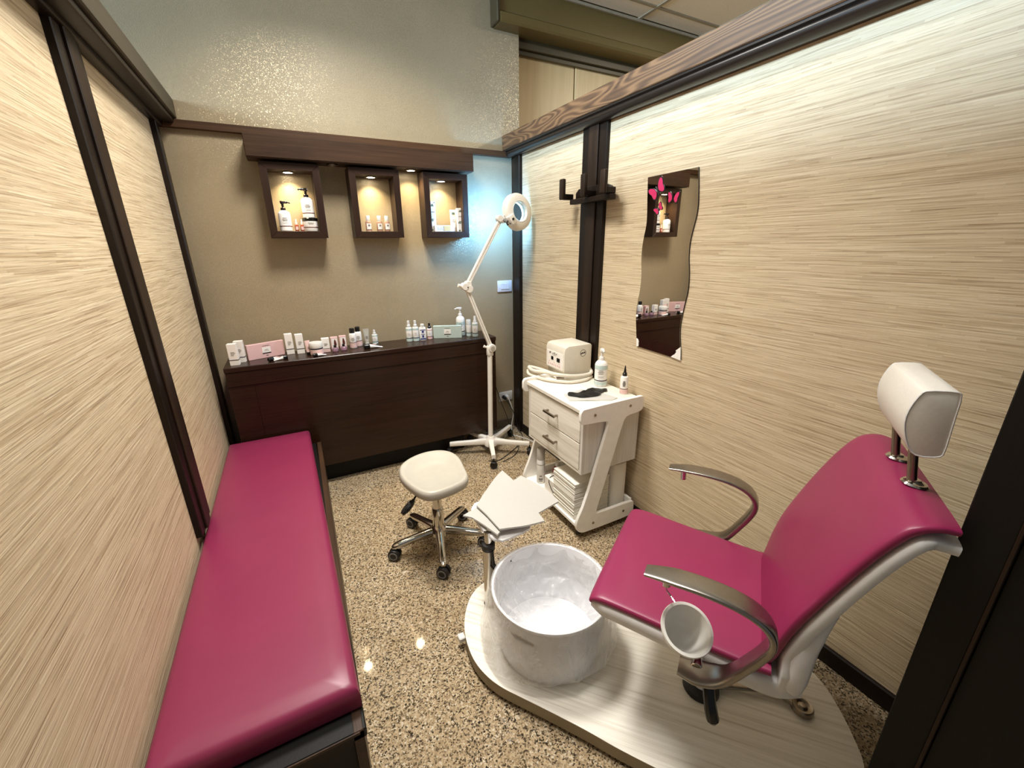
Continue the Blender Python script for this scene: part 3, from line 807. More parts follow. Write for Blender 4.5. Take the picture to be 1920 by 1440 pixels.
q = BM(); box(q, -.007, -.004, -.0158, -.015, .003, .033); obj('stripe', q, 'navy', t, 0)
q = BM()
for k in range(5): box(q, -.045 + k * .007, -.043 + k * .007, -.0157, -.015, .006 + .003 * (k % 2), .028 - .004 * (k % 3))
obj('print', q, 'green', t, 0)
t = tube_standing((-0.466, -0.055, Zs), .132, .040, 'white squeeze tube leaning between cartons in right display box', cap='white_plastic')
q = BM(); box(q, -.010, .010, -.0125, -.011, .102, .116); obj('print', q, 'green', t, 0)
t = carton((-0.424, -0.062, Zs), .036, .034, .140, 'white carton standing at right in right display box', 0, stripe=None, txt=False, group=GC); plant_print(t, .036, .034, .14)

# ------------------------------------------------------------------ switch, outlet, cables
t = thing('light_switch', 'white light switch plate on the back wall', 'switch', (-0.079, 0, 1.115))
q = BM(); box(q, -.058, .058, -.009, -.0005, -.040, .040, .004, 2); obj('plate', q, 'switch', t)
for x in (-.022, 0, .022):
    q = BM(); box(q, x - .0105, x + .0105, -.0125, -.009, -.022, .022, .002, 1); obj('rocker', q, 'switch', t)
t = thing('power_outlet', 'white power outlet low on the back wall beside console', 'outlet', (-0.085, 0, 0.27))
q = BM(); box(q, -.058, .058, -.009, -.0005, -.038, .038, .004, 2); obj('plate', q, 'white_plastic', t)
for x in (-.022, 0, .022):
    q = BM(); box(q, x - .0105, x + .0105, -.0105, -.009, -.022, .022, .001, 1); obj('socket', q, 'white_plastic', t)
t = thing('power_cable', 'white power cable plugged in the outlet and running to the floor', 'cable', (-0.085, 0, 0.27))
q = BM(); cyl(q, (0.002, -.0125, .004), (0.0, -.048, .002), .014, .010); obj('plug', q, 'white_plastic', t)
q = BM(); tube(q, spline([(0, -.045, .002), (.01, -.075, -.05), (.028, -.075, -.13), (.02, -.07, -.20), (.0, -.10, -.255), (-.02, -.16, -.2655), (.02, -.24, -.2655), (.05, -.32, -.2655), (.055, -.50, -.2655)], 8), .0032, 8); obj('cord', q, 'white_plastic', t)
t = thing('power_cable', 'black power cable plugged in the outlet and looping over the floor', 'cable', (-0.085, 0, 0.27))
q = BM(); cyl(q, (-.024, -.0125, .0), (-.022, -.05, -.006), .014, .009); obj('plug', q, 'black', t)
q = BM(); tube(q, spline([(-.022, -.048, -.006), (-.0, -.085, -.06), (.035, -.10, -.15), (.045, -.12, -.235), (.04, -.2, -.2667), (-.02, -.30, -.2667), (-.10, -.36, -.2667), (-.21, -.43, -.2667), (-.30, -.47, -.2667), (-.36, -.44, -.2667)], 8), .0028, 8); obj('cord', q, 'black', t)
q = BM(); tube(q, spline([(-0.185, -0.02, 0.40), (-0.16, -0.06, 0.27), (-0.135, -0.11, 0.16), (-0.125, -0.15, 0.08), (-0.118, -0.20, .0035), (-0.14, -0.32, .0035), (-0.24, -0.45, .0035), (-0.36, -0.50, .0035)], 8), .0026, 8)
tag(obj('thin_cord', q, 'black'), 'thin black cord hanging from behind the console to the floor', 'cable')

# ------------------------------------------------------------------ magnifier lamp
t = thing('magnifier_lamp', 'white magnifier floor lamp on a five legged castor base', 'lamp', (-0.378, -0.345, 0))
def castor(parent, x, y, ang, name='castor'):
    q = BM()
    Mx = Matrix.Translation((x, y, 0)) @ Matrix.Rotation(ang, 4, 'Z')
    lathe(q, [(.017, -.012), (.024, -.009), (.025, 0), (.024, .009), (.017, .012)], 20, (0, 0, 0), Mx @ Matrix.Translation((0, 0, .025)) @ Matrix.Rotation(PI / 2, 4, 'X'))
    c = obj(name, q, 'black', parent)
    q = BM(); box(q, -.016, .016, -.016, .016, .040, .052, .003, 1, Mx); cyl(q, Mx @ Vector((0, 0, .05)), Mx @ Vector((0, 0, .072)), .006, n=10); obj('fork', q, 'black', c)
q = BM(); lathe(q, [(.040, .065), (.046, .070), (.046, .10), (.036, .118), (.026, .128), (.024, .135)], 24); obj('hub', q, 'lamp_white', t)
for a, L in ((-110, .215), (-33, .27), (36, .30), (104, .24), (156, .285)):
    ar = math.radians(a); d = Vector((math.cos(ar), math.sin(ar), 0)); s = Vector((-d.y, d.x, 0)); z = Vector((0, 0, 1))
    q = BM(); loft(q, [srect(d * u + z * zz, s, z, hw, hh, 5, 16) for u, zz, hw, hh in ((.02, .098, .024, .024), (.07, .094, .018, .020), (.12, .090, .015, .017), (L, .084, .014, .015))]); obj('leg', q, 'lamp_white', t)
    castor(t, d.x * (L + .002), d.y * (L + .002), ar + 1.2)
q = BM(); cyl(q, (0, 0, .12), (.010, -.004, .715), .0165, .0165, 24); obj('pole', q, 'lamp_white', t)
J1 = Vector((.020, -.005, .765)); J2 = Vector((-.130, .005, 1.158)) - Vector((0, 0, 0)); J3 = Vector((.108, .0, 1.545)) 
q = BM(); box(q, -.016, .022, -.022, .014, .712, .768, .006, 2, Matrix.Translation((.008, 0, 0))); cyl(q, J1 + Vector((0, -.026, 0)), J1 + Vector((0, .020, 0)), .026, n=24); j = obj('lower_joint', q, 'lamp_white', t)
q = BM(); cyl(q, J1 + Vector((0, -.029, 0)), J1 + Vector((0, -.025, 0)), .015, n=20); obj('joint_cap', q, 'cream_plastic', j)
q = BM(); cyl(q, J1 + Vector((-.026, .01, .002)), J1 + Vector((-.046, .014, .012)), .006, .009, 12); obj('knob', q, 'lamp_white', j)
def arm(a, c, name):
    d = (c - a).normalized(); nrm = d.cross(Vector((0, 1, 0))).normalized()
    for off in (-.0068, .0068):
        q = BM(); o_ = nrm * off
        loft(q, [srect(a + d * .02 + o_, Vector((0, 1, 0)), nrm, .011, .0062, 5, 12), srect(c - d * .02 + o_, Vector((0, 1, 0)), nrm, .011, .0062, 5, 12)]); obj(name, q, 'lamp_white', t)
    q = BM(); loft(q, [srect(a + d * .03, Vector((0, 1, 0)), nrm, .007, .004, 5, 8), srect(c - d * .03, Vector((0, 1, 0)), nrm, .007, .004, 5, 8)]); obj('arm_rod', q, 'grey_plastic', t)
arm(J1, J2, 'lower_arm'); arm(J2, J3, 'upper_arm')
q = BM()
cyl(q, J2 + Vector((-.012, -.024, .004)), J2 + Vector((-.012, .02, .004)), .022, n=20); cyl(q, J2 + Vector((.014, -.022, -.010)), J2 + Vector((.014, .02, -.010)), .024, n=20); cyl(q, J2 + Vector((.010, -.02, .016)), J2 + Vector((.010, .02, .016)), .020, n=20)
j = obj('middle_joint', q, 'lamp_white', t)
q = BM(); cyl(q, J2 + Vector((-.03, .0, .008)), J2 + Vector((-.052, 0, .012)), .008, .011, 14); obj('knob', q, 'lamp_white', j)
q = BM(); cyl(q, J2 + Vector((.002, -.026, .0)), J2 + Vector((.002, -.022, 0)), .004, n=10); obj('bolt', q, 'black', j)
q = BM(); cyl(q, J3 + Vector((-.008, -.02, .004)), J3 + Vector((-.008, .018, .004)), .020, n=20); cyl(q, J3 + Vector((.014, -.018, -.004)), J3 + Vector((.014, .016, -.004)), .018, n=20); obj('upper_joint', q, 'lamp_white', t)
# head: ring facing the far corner
HC = Vector((.236, -.01, 1.592))
nv = Vector((-.26, .96, -.12)).normalized()          # lit side looks towards the back wall
rx = nv.cross(Vector((0, 0, 1))).normalized(); ry = rx.cross(nv)
HM = Matrix.Translation(HC) @ Matrix((rx, ry, nv)).transposed().to_4x4() @ Matrix.Scale(.92, 4)
q = BM(); loft(q, [[HM @ Vector((r * math.cos(2 * PI * i / 40), r * math.sin(2 * PI * i / 40), z)) for i in range(40)] for r, z in ((.062, .0), (.066, -.006), (.100, -.004), (.113, .004), (.118, .016), (.118, .044), (.110, .052), (.064, .052))], cap=False, closed=True); head = obj('lamp_head', q, 'lamp_white', t, 40)
q = BM(); loft(q, [[HM @ Vector((r * math.cos(2 * PI * i / 36), r * math.sin(2 * PI * i / 36), z)) for i in range(36)] for r, z in ((.070, .052), (.070, .057), (.106, .057), (.106, .052))], cap=False, closed=True); lr = obj('light_ring', q, 'led_cool', head)
q = BM(); loft(q, [[HM @ Vector((r * math.cos(2 * PI * i / 36), r * math.sin(2 * PI * i / 36), z)) for i in range(36)] for r, z in ((.0632, .041), (.0632, .0515), (.0605, .0515), (.0605, .041))], cap=False, closed=True); obj('ring_reflection', q, 'led_cool', lr)  # glowing band imitates the light ring's reflection inside the head
q = BM(); loft(q, [[HM @ Vector((r * math.cos(2 * PI * i / 36), r * math.sin(2 * PI * i / 36), z)) for i in range(36)] for r, z in ((.001, .012), (.04, .014), (.0625, .020), (.0625, .028), (.04, .036), (.001, .039))]); obj('lens', q, 'lens', head)
q = BM(); loft(q, [[HM @ Vector((r * math.cos(2 * PI * i / 36), r * math.sin(2 * PI * i / 36), z)) for i in range(36)] for r, z in ((.0605, -.003), (.066, -.0075), (.071, -.006), (.0625, .010))], cap=False, closed=True); obj('lens_rim', q, 'white_plastic', head)
sx = Vector((-1, -.62, 0)).normalized()
q = BM(); box(q, -.024, .024, -.032, .026, -.018, .020, .004, 2, HM @ Matrix.Translation((-.088, -.052, -.004)) @ Matrix.Rotation(math.radians(32), 4, 'Z')); obj('switch_housing', q, 'lamp_white', head)
q = BM(); box(q, -.009, .009, -.007, .007, -.0215, -.018, .001, 1, HM @ Matrix.Translation((-.088, -.054, -.004)) @ Matrix.Rotation(math.radians(32), 4, 'Z')); obj('rocker_switch', q, 'black_gloss', head)
a_ = HM @ Vector((-.112, -.066, .004))
q = BM(); cyl(q, J3 + Vector((.01, -.002, -.002)), a_, .011, .009, 14); obj('head_bracket', q, 'grey_plastic', t)
q = BM(); tube(q, spline([J3 + Vector((.02, -.012, .02)), J3 + Vector((.032, -.02, -.005)), J3 + Vector((.036, -.02, -.032)), J3 + Vector((.05, -.016, -.024)), a_ + Vector((.01, -.01, -.012))], 6), .003, 8); obj('lamp_wire', q, 'black', t)
l = bpy.data.lights.new('ring_light', 'AREA'); l.shape = 'DISK'; l.size = .20; l.energy = 7.0; l.color = (0.13, 0.46, 1.0)
o = bpy.data.objects.new('ring_light', l); COL.objects.link(o); o.parent = t
o.matrix_local = HM @ Matrix.Translation((0, 0, .066)) @ Matrix.Rotation(PI, 4, 'X')

# ------------------------------------------------------------------ stool
SX, SY = -1.0, -1.085
t = thing('saddle_stool', 'cream saddle stool on a chrome five star castor base', 'stool', (SX, SY, 0))
out = [(-1.165, -1.095), (-1.148, -1.03), (-1.10, -0.99), (-1.045, -0.968), (-0.99, -0.962), (-0.93, -0.975), (-0.888, -1.015), (-0.872, -1.075), (-0.876, -1.13), (-0.885, -1.19), (-0.892, -1.24), (-0.905, -1.268), (-0.93, -1.292), (-0.975, -1.306), (-1.02, -1.314), (-1.06, -1.316), (-1.095, -1.308), (-1.122, -1.275), (-1.142, -1.22), (-1.160, -1.15)]
out = [(x - SX, y - SY) for x, y in out]
out = chaikin(out, 2)
cx = sum(p[0] for p in out) / len(out); cy = sum(p[1] for p in out) / len(out)
def sring(s, z, fn=None): return [(cx + (x - cx) * s, cy + (y - cy) * s, z + (fn(x * s, y * s) if fn else 0)) for x, y in out]
dish = lambda x, y: 0.010 * math.exp(-((y + .19) / .05) ** 2 - (x / .04) ** 2)
rise = lambda x, y: 0.008 * max(0, (y - cy)) / .12
q = BM(); loft(q, [sring(.55, .392), sring(.86, .396), sring(.965, .404), sring(1.0, .418), sring(.995, .432), sring(.965, .443, rise), sring(.92, .446, rise), sring(.82, .440, rise), sring(.65, .434, dish), sring(.4, .431, dish), sring(.15, .430)]); obj('seat', q, 'cream_plastic', t, 60)
q = BM(); lathe(q, [(.022, .20), (.022, .39)], 24); lathe(q, [(.028, .06), (.028, .205), (.024, .215)], 24); obj('column', q, 'chrome', t)
q = BM(); lathe(q, [(.02, .36), (.06, .375), (.065, .396)], 20); obj('seat_plate', q, 'black', t)
q = BM(); lathe(q, [(.030, .055), (.045, .06), (.045, .092), (.034, .11), (.027, .118)], 24); obj('hub', q, 'chrome', t)
for a in (-104, -30, 38, 112, 179):
    ar = math.radians(a); d = Vector((math.cos(ar), math.sin(ar), 0)); s = Vector((-d.y, d.x, 0)); z = Vector((0, 0, 1)); L = .215
    q = BM(); loft(q, [srect(d * u + z * zz, s, z, hw, hh, 2.6, 16) for u, zz, hw, hh in ((.015, .085, .024, .022), (.05, .086, .021, .020), (.12, .080, .0175, .017), (.19, .072, .0175, .016), (L, .068, .0165, .014), (L + .014, .066, .009, .007))]); obj('leg', q, 'chrome', t, 50)
    c = d * (L + .004); ca = -.62 + random.uniform(-.35, .35)
    q = BM(); lathe(q, [(.018, -.022), (.027, -.020), (.0285, -.013), (.0285, -.005), (.022, -.003), (.022, .003), (.0285, .005), (.0285, .013), (.027, .020), (.018, .022)], 24, (0, 0, 0), Matrix.Translation((c.x, c.y, .0287)) @ Matrix.Rotation(ca, 4, 'Z') @ Matrix.Rotation(PI / 2, 4, 'X')); w_ = obj('castor', q, 'black', t)
    for k in (-1, 1):
        q = BM(); Rm = Matrix.Translation((c.x, c.y, .0287)) @ Matrix.Rotation(ca, 4, 'Z') @ Matrix.Rotation(PI / 2, 4, 'X')
        loft(q, [[Rm @ Vector((r * math.cos(2 * PI * i / 20), r * math.sin(2 * PI * i / 20), zz * k)) for i in range(20)] for r, zz in ((.0145, .0215), (.0145, .0232), (.0205, .0232), (.0205, .0205))], cap=False, closed=True); obj('wheel_ring', q, 'grey_plastic', w_)
q = BM(); tube(q, spline([(-.02, -.02, .375), (-.07, -.05, .372), (-.115, -.085, .360), (-.135, -.105, .350)], 5), .0045, 8); lv = obj('lever', q, 'black', t)
q = BM(); tube(q, spline([(-.130, -.100, .352), (-.160, -.118, .338), (-.190, -.130, .322)], 4), [.008, .012, .014, .015, .015, .015, .014, .012, .008], 10); obj('grip', q, 'black_gloss', lv)

# ------------------------------------------------------------------ trolley
TX, TY = -0.20, -1.12
t = thing('drawer_trolley', 'whitewashed two drawer trolley with slanted side panels by right wall', 'trolley', (TX, TY, 0))
def L_(x, y, z=0): return (x - TX, y - TY, z)
q = BM(); box(q, *[v for v in (-.382 - TX, -.025 - TX, -1.372 - TY, -.862 - TY)], .665, .684, .002, 1); obj('top', q, 'lightwood', t)
for a, c in ((-1.366, -1.349), (-.885, -.868)):
    q = BM(); box(q, -.372 - TX, -.03 - TX, a - TY, c - TY, .352, .665, .0015, 1); obj('box_side', q, 'lightwood_v', t)
q = BM(); box(q, -.372 - TX, -.03 - TX, -1.349 - TY, -.885 - TY, .352, .369, .0015, 1); obj('box_bottom', q, 'lightwood', t)
q = BM(); box(q, -.045 - TX, -.03 - TX, -1.349 - TY, -.885 - TY, .369, .665, .0015, 1); obj('box_back', q, 'lightwood', t)
for z0, z1 in ((.513, .655), (.370, .508)):
    q = BM(); box(q, -.374 - TX, -.356 - TX, -1.345 - TY, -.889 - TY, z0, z1, .0015, 1); dw = obj('drawer', q, 'lightwood', t)
    q = BM(); box(q, -.356 - TX, -.06 - TX, -1.335 - TY, -.899 - TY, z0 + .01, z1 - .03, .001, 1); obj('drawer_body', q, 'lightwood_e', dw)
    zc = (z0 + z1) / 2 - .004; yc = -1.117 - TY
    q = BM(); box(q, -.404 - TX, -.394 - TX, yc - .052, yc + .052, zc, zc + .012, .002, 1)
    for yy in (-.046, .038): box(q, -.395 - TX, -.373 - TX, yc + yy, yc + yy + .008, zc + .001, zc + .011, .001, 1)
    obj('handle', q, 'nickel', dw)
side = [(-.405, .655), (-.405, .645), (-.398, .630), (-.386, .625), (-.255, .618), (-.243, .608), (-.252, .560), (-.300, .400), (-.360, .200), (-.403, .110), (-.402, .075), (-.392, .055), (-.370, .040), (-.345, .034), (-.045, .034), (-.033, .046), (-.033, .108), (-.045, .122), (-.275, .122), (-.286, .130), (-.262, .215), (-.200, .420), (-.160, .560), (-.148, .600), (-.130, .620), (-.050, .626), (-.036, .634), (-.030, .650), (-.030, .694), (-.036, .703), (-.050, .706), (-.385, .702), (-.398, .695), (-.405, .682)]
sm = chaikin(side, 1)
Ms = Matrix(((1, 0, 0, 0), (0, 0, 1, 0), (0, 1, 0, 0), (0, 0, 0, 1)))
for y0 in (-1.390, -.866):
    q = BM(); prism(q, [(x - TX, z) for x, z in sm], y0 - TY, y0 + .018 - TY, Ms, bev=.002, seg=1); sp = obj('side_panel', q, 'lightwood_e', t)
    for x, z in ((-.325, .662), (-.115, .668), (-.300, .075), (-.105, .080)):
        q = BM(); yy = y0 - .001 if y0 < -1.2 else y0 + .019
        cyl(q, (x - TX, yy + .002 - TY, z), (x - TX, yy - .0012 - TY, z), .007, n=14); obj('screw', q, 'nickel', sp)
q = BM(); box(q, -.388 - TX, -.04 - TX, -1.372 - TY, -.866 - TY, .062, .080, .002, 1); obj('bottom_shelf', q, 'lightwood_e', t)
q = BM(); box(q, -.05 - TX, -.035 - TX, -1.372 - TY, -.866 - TY, .080, .125, .002, 1); obj('shelf_back_rail', q, 'lightwood_e', t)
for x in (-.35, -.08):
    for y in (-1.34, -.90): castor(t, x - TX, y - TY, .8)
# items on the trolley
ZT = .6845
t = thing('podology_drill', 'cream box-shaped foot care drill unit with hose on the trolley', 'drill unit', (-0.122, -0.885, ZT))
pf = [(-.078, .0), (.088, .0), (.088, .186), (.080, .194), (-.066, .194), (-.084, .186), (-.092, .168), (-.092, .052), (-.078, .045)]
q = BM(); prism(q, pf, -.092, .092, Matrix(((1, 0, 0, 0), (0, 0, 1, 0), (0, 1, 0, 0), (0, 0, 0, 1))), bev=.003, seg=2); obj('casing', q, 'drill', t)
q = BM(); box(q, -.0935, -.0918, -.080, .080, .058, .150, .0005, 1); fp = obj('control_panel', q, 'carton', t)
for y0, y1, z0, z1 in ((.014, .036, .100, .120), (-.050, -.020, .098, .120)):
    q = BM(); box(q, -.0947, -.0930, y0, y1, z0, z1); obj('display', q, 'black_gloss', fp, 0)
q = BM()
for k in range(7): box(q, -.0945, -.093, .06 - k * .018 - .005, .06 - k * .018 + .005, .068 + .002 * (k % 2), .080)
for k in range(3): box(q, -.0945, -.093, .055 - k * .05 - .004, .055 - k * .05 + .004, .086, .092)
obj('button_print', q, 'pinklabel', fp, 0)
q = BM()
for k, (a, c) in enumerate(((.055, .046), (.044, .040), (.024, .018), (.014, .008), (.004, -.002), (-.006, -.012), (-.016, -.020))): box(q, -.0945, -.093, c, a, .134 + .002 * (k % 2), .140 + .003 * ((k + 1) % 3))
box(q, -.0945, -.093, -.012, .024, .1285, .130); obj('print', q, 'greyprint', fp, 0)
q = BM(); loft(q, [[(.030 + r * math.cos(2 * PI * i / 24), yy, .148 + r * math.sin(2 * PI * i / 24)) for i in range(24)] for r, yy in ((.017, -.0919), (.017, -.0928), (.019, -.0928), (.019, -.0919))], cap=False, closed=True)
for x, dz, w_ in ((.016, -.002, .004), (.022, .0, .004), (.028, .001, .005), (.036, .002, .007)): box(q, x, x + w_, -.0930, -.0919, .143 + dz, .152 + dz)
obj('emblem_print', q, 'black_gloss', t, 0)
hp = [(-.080, -.055, .024), (-.105, .00, .026), (-.135, .10, .032), (-.165, .15, .036), (-.185, .12, .038), (-.195, .06, .040), (-.170, .0, .045), (-.125, -.085, .045), (-.060, -.118, .036), (.02, -.122, .030), (.07, -.115, .032), (.092, -.085, .040), (.089, -.055, .06)]
q = BM(); sp_ = spline(hp, 22); tube(q, sp_, [.0105] * len(sp_), 12, rib=.88); obj('hose', q, 'drill', t, 60)
hp = [(-.175, .16, .013), (-.205, .09, .012), (-.19, .01, .012), (-.16, -.06, .012), (-.08, -.135, .0095), (.02, -.14, .0095), (.085, -.105, .0095)]
q = BM(); tube(q, spline(hp, 10), .0085, 10); obj('cord', q, 'drill', t)
q = BM(); cyl(q, (-.125, -.065, .022), (-.085, -.080, .018), .011, .009, 14); obj('handpiece', q, 'chrome', t)
pump_bottle((-0.075, -1.115, ZT), .200, .066, 'large white pump bottle with mint bands on the trolley', nozzle=-2.0, mint=[(.05, .19), (.66, .82)])
t = thing('oil_bottle', 'small white bottle with pointed black nozzle at trolley edge', 'bottle', (-0.058, -1.275, ZT))
q = BM(); lathe(q, [(.018, 0), (.0195, .003), (.0195, .082), (.017, .090), (.010, .093)], 24); obj('body', q, 'bottle', t)
q = BM(); lathe(q, [(.0105, .092), (.0115, .094), (.011, .106), (.007, .110), (.0065, .112), (.0025, .140), (.0015, .146)], 18); obj('nozzle', q, 'black_gloss', t)
band('stripe', t, .0202, .026, .0295, 'maroon'); band('label', t, .0199, .004, .024, 'pinklabel')
prints(t, .0204, [(.066, .25, .004), (.056, .35, .005), (.046, .3, .004)], camdir((-.058, -1.27)), 'greyprint')
def sheet(bm, poly, fz, th=.003, grid=16, loc=(0, 0)):
    """thin bent sheet with an outline given in plan, height from fz(x,y)"""
    t_ = bmesh.new()
    vs = [t_.verts.new((x, y, 0)) for x, y in poly]
    t_.faces.new(vs)
    mnx = min(p[0] for p in poly); mxx = max(p[0] for p in poly); mny = min(p[1] for p in poly); mxy = max(p[1] for p in poly)
    for k in range(1, grid):
        x = mnx + (mxx - mnx) * k / grid
        bmesh.ops.bisect_plane(t_, geom=t_.verts[:] + t_.edges[:] + t_.faces[:], plane_co=(x, 0, 0), plane_no=(1, 0, 0))
        y = mny + (mxy - mny) * k / grid
        bmesh.ops.bisect_plane(t_, geom=t_.verts[:] + t_.edges[:] + t_.faces[:], plane_co=(0, y, 0), plane_no=(0, 1, 0))
    r = bmesh.ops.extrude_face_region(t_, geom=t_.faces[:])
    new = {g for g in r['geom'] if isinstance(g, bmesh.types.BMVert)}
    for v in t_.verts:
        z = fz(v.co.x, v.co.y)
        v.co.z = z + (th if v in new else 0)
        v.co.x -= loc[0]; v.co.y -= loc[1]
    bmesh.ops.recalc_face_normals(t_, faces=t_.faces)
    merge(bm, t_)
q = BM(); sheet(q, [(-.332, -1.150), (-.355, -1.235), (-.175, -1.325), (-.130, -1.315), (-.160, -1.190), (-.205, -1.125)], lambda x, y: ZT + .0004 + .0008 * math.sin(40 * x), .0018, 10)
tag(obj('paper_napkin', q, 'paper_white', None, 30), 'white paper napkin under the black gloves on the trolley', 'napkin')
gl = chaikin([(-.318, -1.160), (-.326, -1.178), (-.304, -1.205), (-.290, -1.232), (-.262, -1.246), (-.235, -1.245), (-.205, -1.252), (-.180, -1.246), (-.165, -1.228), (-.150, -1.225), (-.138, -1.212), (-.118, -1.218), (-.102, -1.205), (-.108, -1.190), (-.128, -1.186), (-.135, -1.165), (-.155, -1.160), (-.175, -1.168), (-.200, -1.158), (-.225, -1.175), (-.262, -1.178), (-.29, -1.172)], 1)
q = BM(); sheet(q, gl, lambda x, y: ZT + .0026 + .004 * (1 + math.sin(95 * x + 60 * y)) * (.4 + .6 * math.sin(50 * y)**2), .007, 20)
tag(obj('nitrile_gloves', q, 'glove', None, 60), 'crumpled black gloves on the trolley top', 'gloves')
# lower shelf contents
ZB = .0805
t = thing('spray_can', 'white spray can standing on the lower trolley shelf', 'spray can', (-0.335, -0.945, ZB))
q = BM(); lathe(q, [(.022, 0), (.0235, .003), (.0235, .145), (.020, .152)], 24); obj('body', q, 'white_plastic', t)
q = BM(); lathe(q, [(.0225, .152), (.023, .155), (.023, .215), (.020, .220), (.001, .221)], 24); obj('cap', q, 'palegrey', t)
band('stripe', t, .0240, .118, .124, 'palegrey'); prints(t, .0239, [(.03, .5, .006), (.05, .3, .004), (.018, .4, .003)], camdir((-.335, -.945)), 'greyprint')
t = thing('glass_flask', 'small clear flask of red liquid on the lower trolley shelf', 'flask', (-0.245, -0.985, ZB))
q = BM(); lathe(q, [(.026, 0), (.030, .004), (.030, .075), (.022, .09), (.012, .098)], 24); obj('bottle', q, 'red', t)
q = BM(); lathe(q, [(.013, .098), (.014, .10), (.014, .125), (.012, .128)], 18); obj('cap', q, 'white_plastic', t)
t = thing('towel_box', 'white box tied with a black cord between can and towel pile', 'box', (-0.315, -1.075, ZB))
q = BM(); box(q, -.045, .045, -.050, .050, 0, .095, .004, 1); obj('box', q, 'carton', t)
q = BM(); tube(q, spline([(-.0475, -.05, .03), (-.0475, -.02, .05), (-.0475, .0, .08), (-.03, .01, .098), (.02, .02, .098)], 6), .002, 8); obj('cord', q, 'black', t)
t = thing('paper_towels', 'tall pile of folded white paper towels on the lower trolley shelf', 'paper towels', (-0.265, -1.235, ZB))
for k in range(26):
    q = BM(); jx = random.uniform(-.002, .002); jy = random.uniform(-.002, .002)
    box(q, -.112 + jx, .105 + jx, -.095 + jy, .095 + jy, k * .0078, k * .0078 + .0070, .0026, 2); obj('towel_sheet', q, 'paper_stack', t, 50)
t = thing('towel_roll', 'large white paper roll in the rear of the lower trolley shelf', 'paper roll', (-0.100, -1.27, ZB))
q = BM(); loft(q, [srect((0, 0, z), (1, 0, 0), (0, 1, 0), .052 * s, .078 * s, 4, 28) for z, s in ((0, .95), (.004, 1), (.20, 1), (.245, .985), (.25, .95))]); obj('roll', q, 'paper_stack', t)
q = BM(); sheet(q, [(-.285, -1.368), (-.275, -1.342), (-.175, -1.345), (-.150, -1.362), (-.20, -1.37)], lambda x, y: ZB + .002 + .006 * math.sin(60 * x) ** 2, .012, 8)
tag(obj('plastic_pouch', q, 'film', None, 40), 'small clear plastic pouch lying on shelf behind the near side panel', 'pouch')

# ------------------------------------------------------------------ mirror with butterflies, coat hook
mL = [(-1.266, 1.671), (-1.27, 1.622), (-1.274, 1.579), (-1.28, 1.516), (-1.28, 1.472), (-1.272, 1.427), (-1.266, 1.375), (-1.268, 1.322), (-1.276, 1.261), (-1.275, 1.192), (-1.266, 1.134), (-1.263, 1.068), (-1.272, 1.004), (-1.284, 0.923)]
mR = [(-1.528, 1.674), (-1.538, 1.61), (-1.546, 1.544), (-1.545, 1.5), (-1.537, 1.456), (-1.529, 1.399), (-1.532, 1.34), (-1.543, 1.281), (-1.547, 1.214), (-1.539, 1.154), (-1.531, 1.086), (-1.532, 1.034), (-1.543, 0.973), (-1.551, 0.916)]
def smooth_line(pts): return [(p.x, p.y) for p in spline([(a, c, 0) for a, c in pts], 4)]
poly = smooth_line(mL) + list(reversed(smooth_line(mR)))
MY, MZ = -1.405, 1.29
Mm = Matrix(((0, 0, -1, 0), (1, 0, 0, 0), (0, 1, 0, 0), (0, 0, 0, 1)))
t = thing('wavy_mirror', 'tall frameless wavy edged mirror on the right wall', 'mirror', (0, MY, MZ))
q = BM(); prism(q, [(y - MY, z - MZ) for y, z in poly], .0, .0045, Mm); obj('backing', q, 'black', t, 0)
q = BM(); prism(q, [((y - MY) * .994, (z - MZ) * .998) for y, z in poly], .0045, .006, Mm); obj('glass', q, 'mirror', t, 0)
q = BM(); prism(q, [(y - MY, z - MZ) for y, z in [(-1.546, .973), (-1.553, .914), (-1.499, .919), (-1.512, .930), (-1.518, .934), (-1.526, .946), (-1.522, .952), (-1.532, .960)]], .006, .0075, Mm); obj('tape', q, 'lightwood_e', t, 0)
q = BM(); prism(q, [(y - MY, z - MZ) for y, z in [(-1.281, .962), (-1.290, .958), (-1.296, .949), (-1.297, .926), (-1.285, .923)]], .006, .0075, Mm); obj('tape', q, 'lightwood_e', t, 0)
def butterfly(loc, ang, s, label):
    t = thing('butterfly_sticker', label, 'sticker', (-.0062, loc[0], loc[1]), 0, 'butterfly stickers on the mirror')
    R_ = Matrix.Rotation(ang, 4, 'Z')
    wing = chaikin([(.004, .0), (.010, .022), (.030, .040), (.044, .038), (.042, .018), (.034, .004), (.036, -.012), (.028, -.026), (.016, -.022), (.006, -.008)], 2)
    for k in (-1, 1):
        big = [(k * (x * 1.0) * s, y * s) for x, y in wing]
        cxx = k * .022 * s; cyy = .008 * s
        sml = [(cxx + (x - cxx) * .84, cyy + (y - cyy) * .84) for x, y in big]
        if k < 0: big.reverse(); sml.reverse()
        q = BM(); prism(q, big, .0, .0012, Mm @ R_); wo = obj('wing', q, 'black', t, 0)
        q = BM(); prism(q, sml, .0012, .0018, Mm @ R_); obj('wing_print', q, 'magenta', wo, 0)
    q = BM(); tube(q, [Mm @ R_ @ Vector((0, y * s, .002)) for y in (-.02, -.01, .0, .014, .022)], [.0008 * s, .0022 * s, .0026 * s, .0022 * s, .001 * s], 8); obj('body', q, 'black', t)
butterfly((-1.332, 1.610), math.radians(-35), 1.05, 'largest pink butterfly sticker at top left of the mirror')
butterfly((-1.420, 1.572), math.radians(5), .72, 'medium pink butterfly sticker right of the others on mirror')
butterfly((-1.348, 1.536), math.radians(-40), .58, 'smallest pink butterfly sticker, lowest on the mirror')
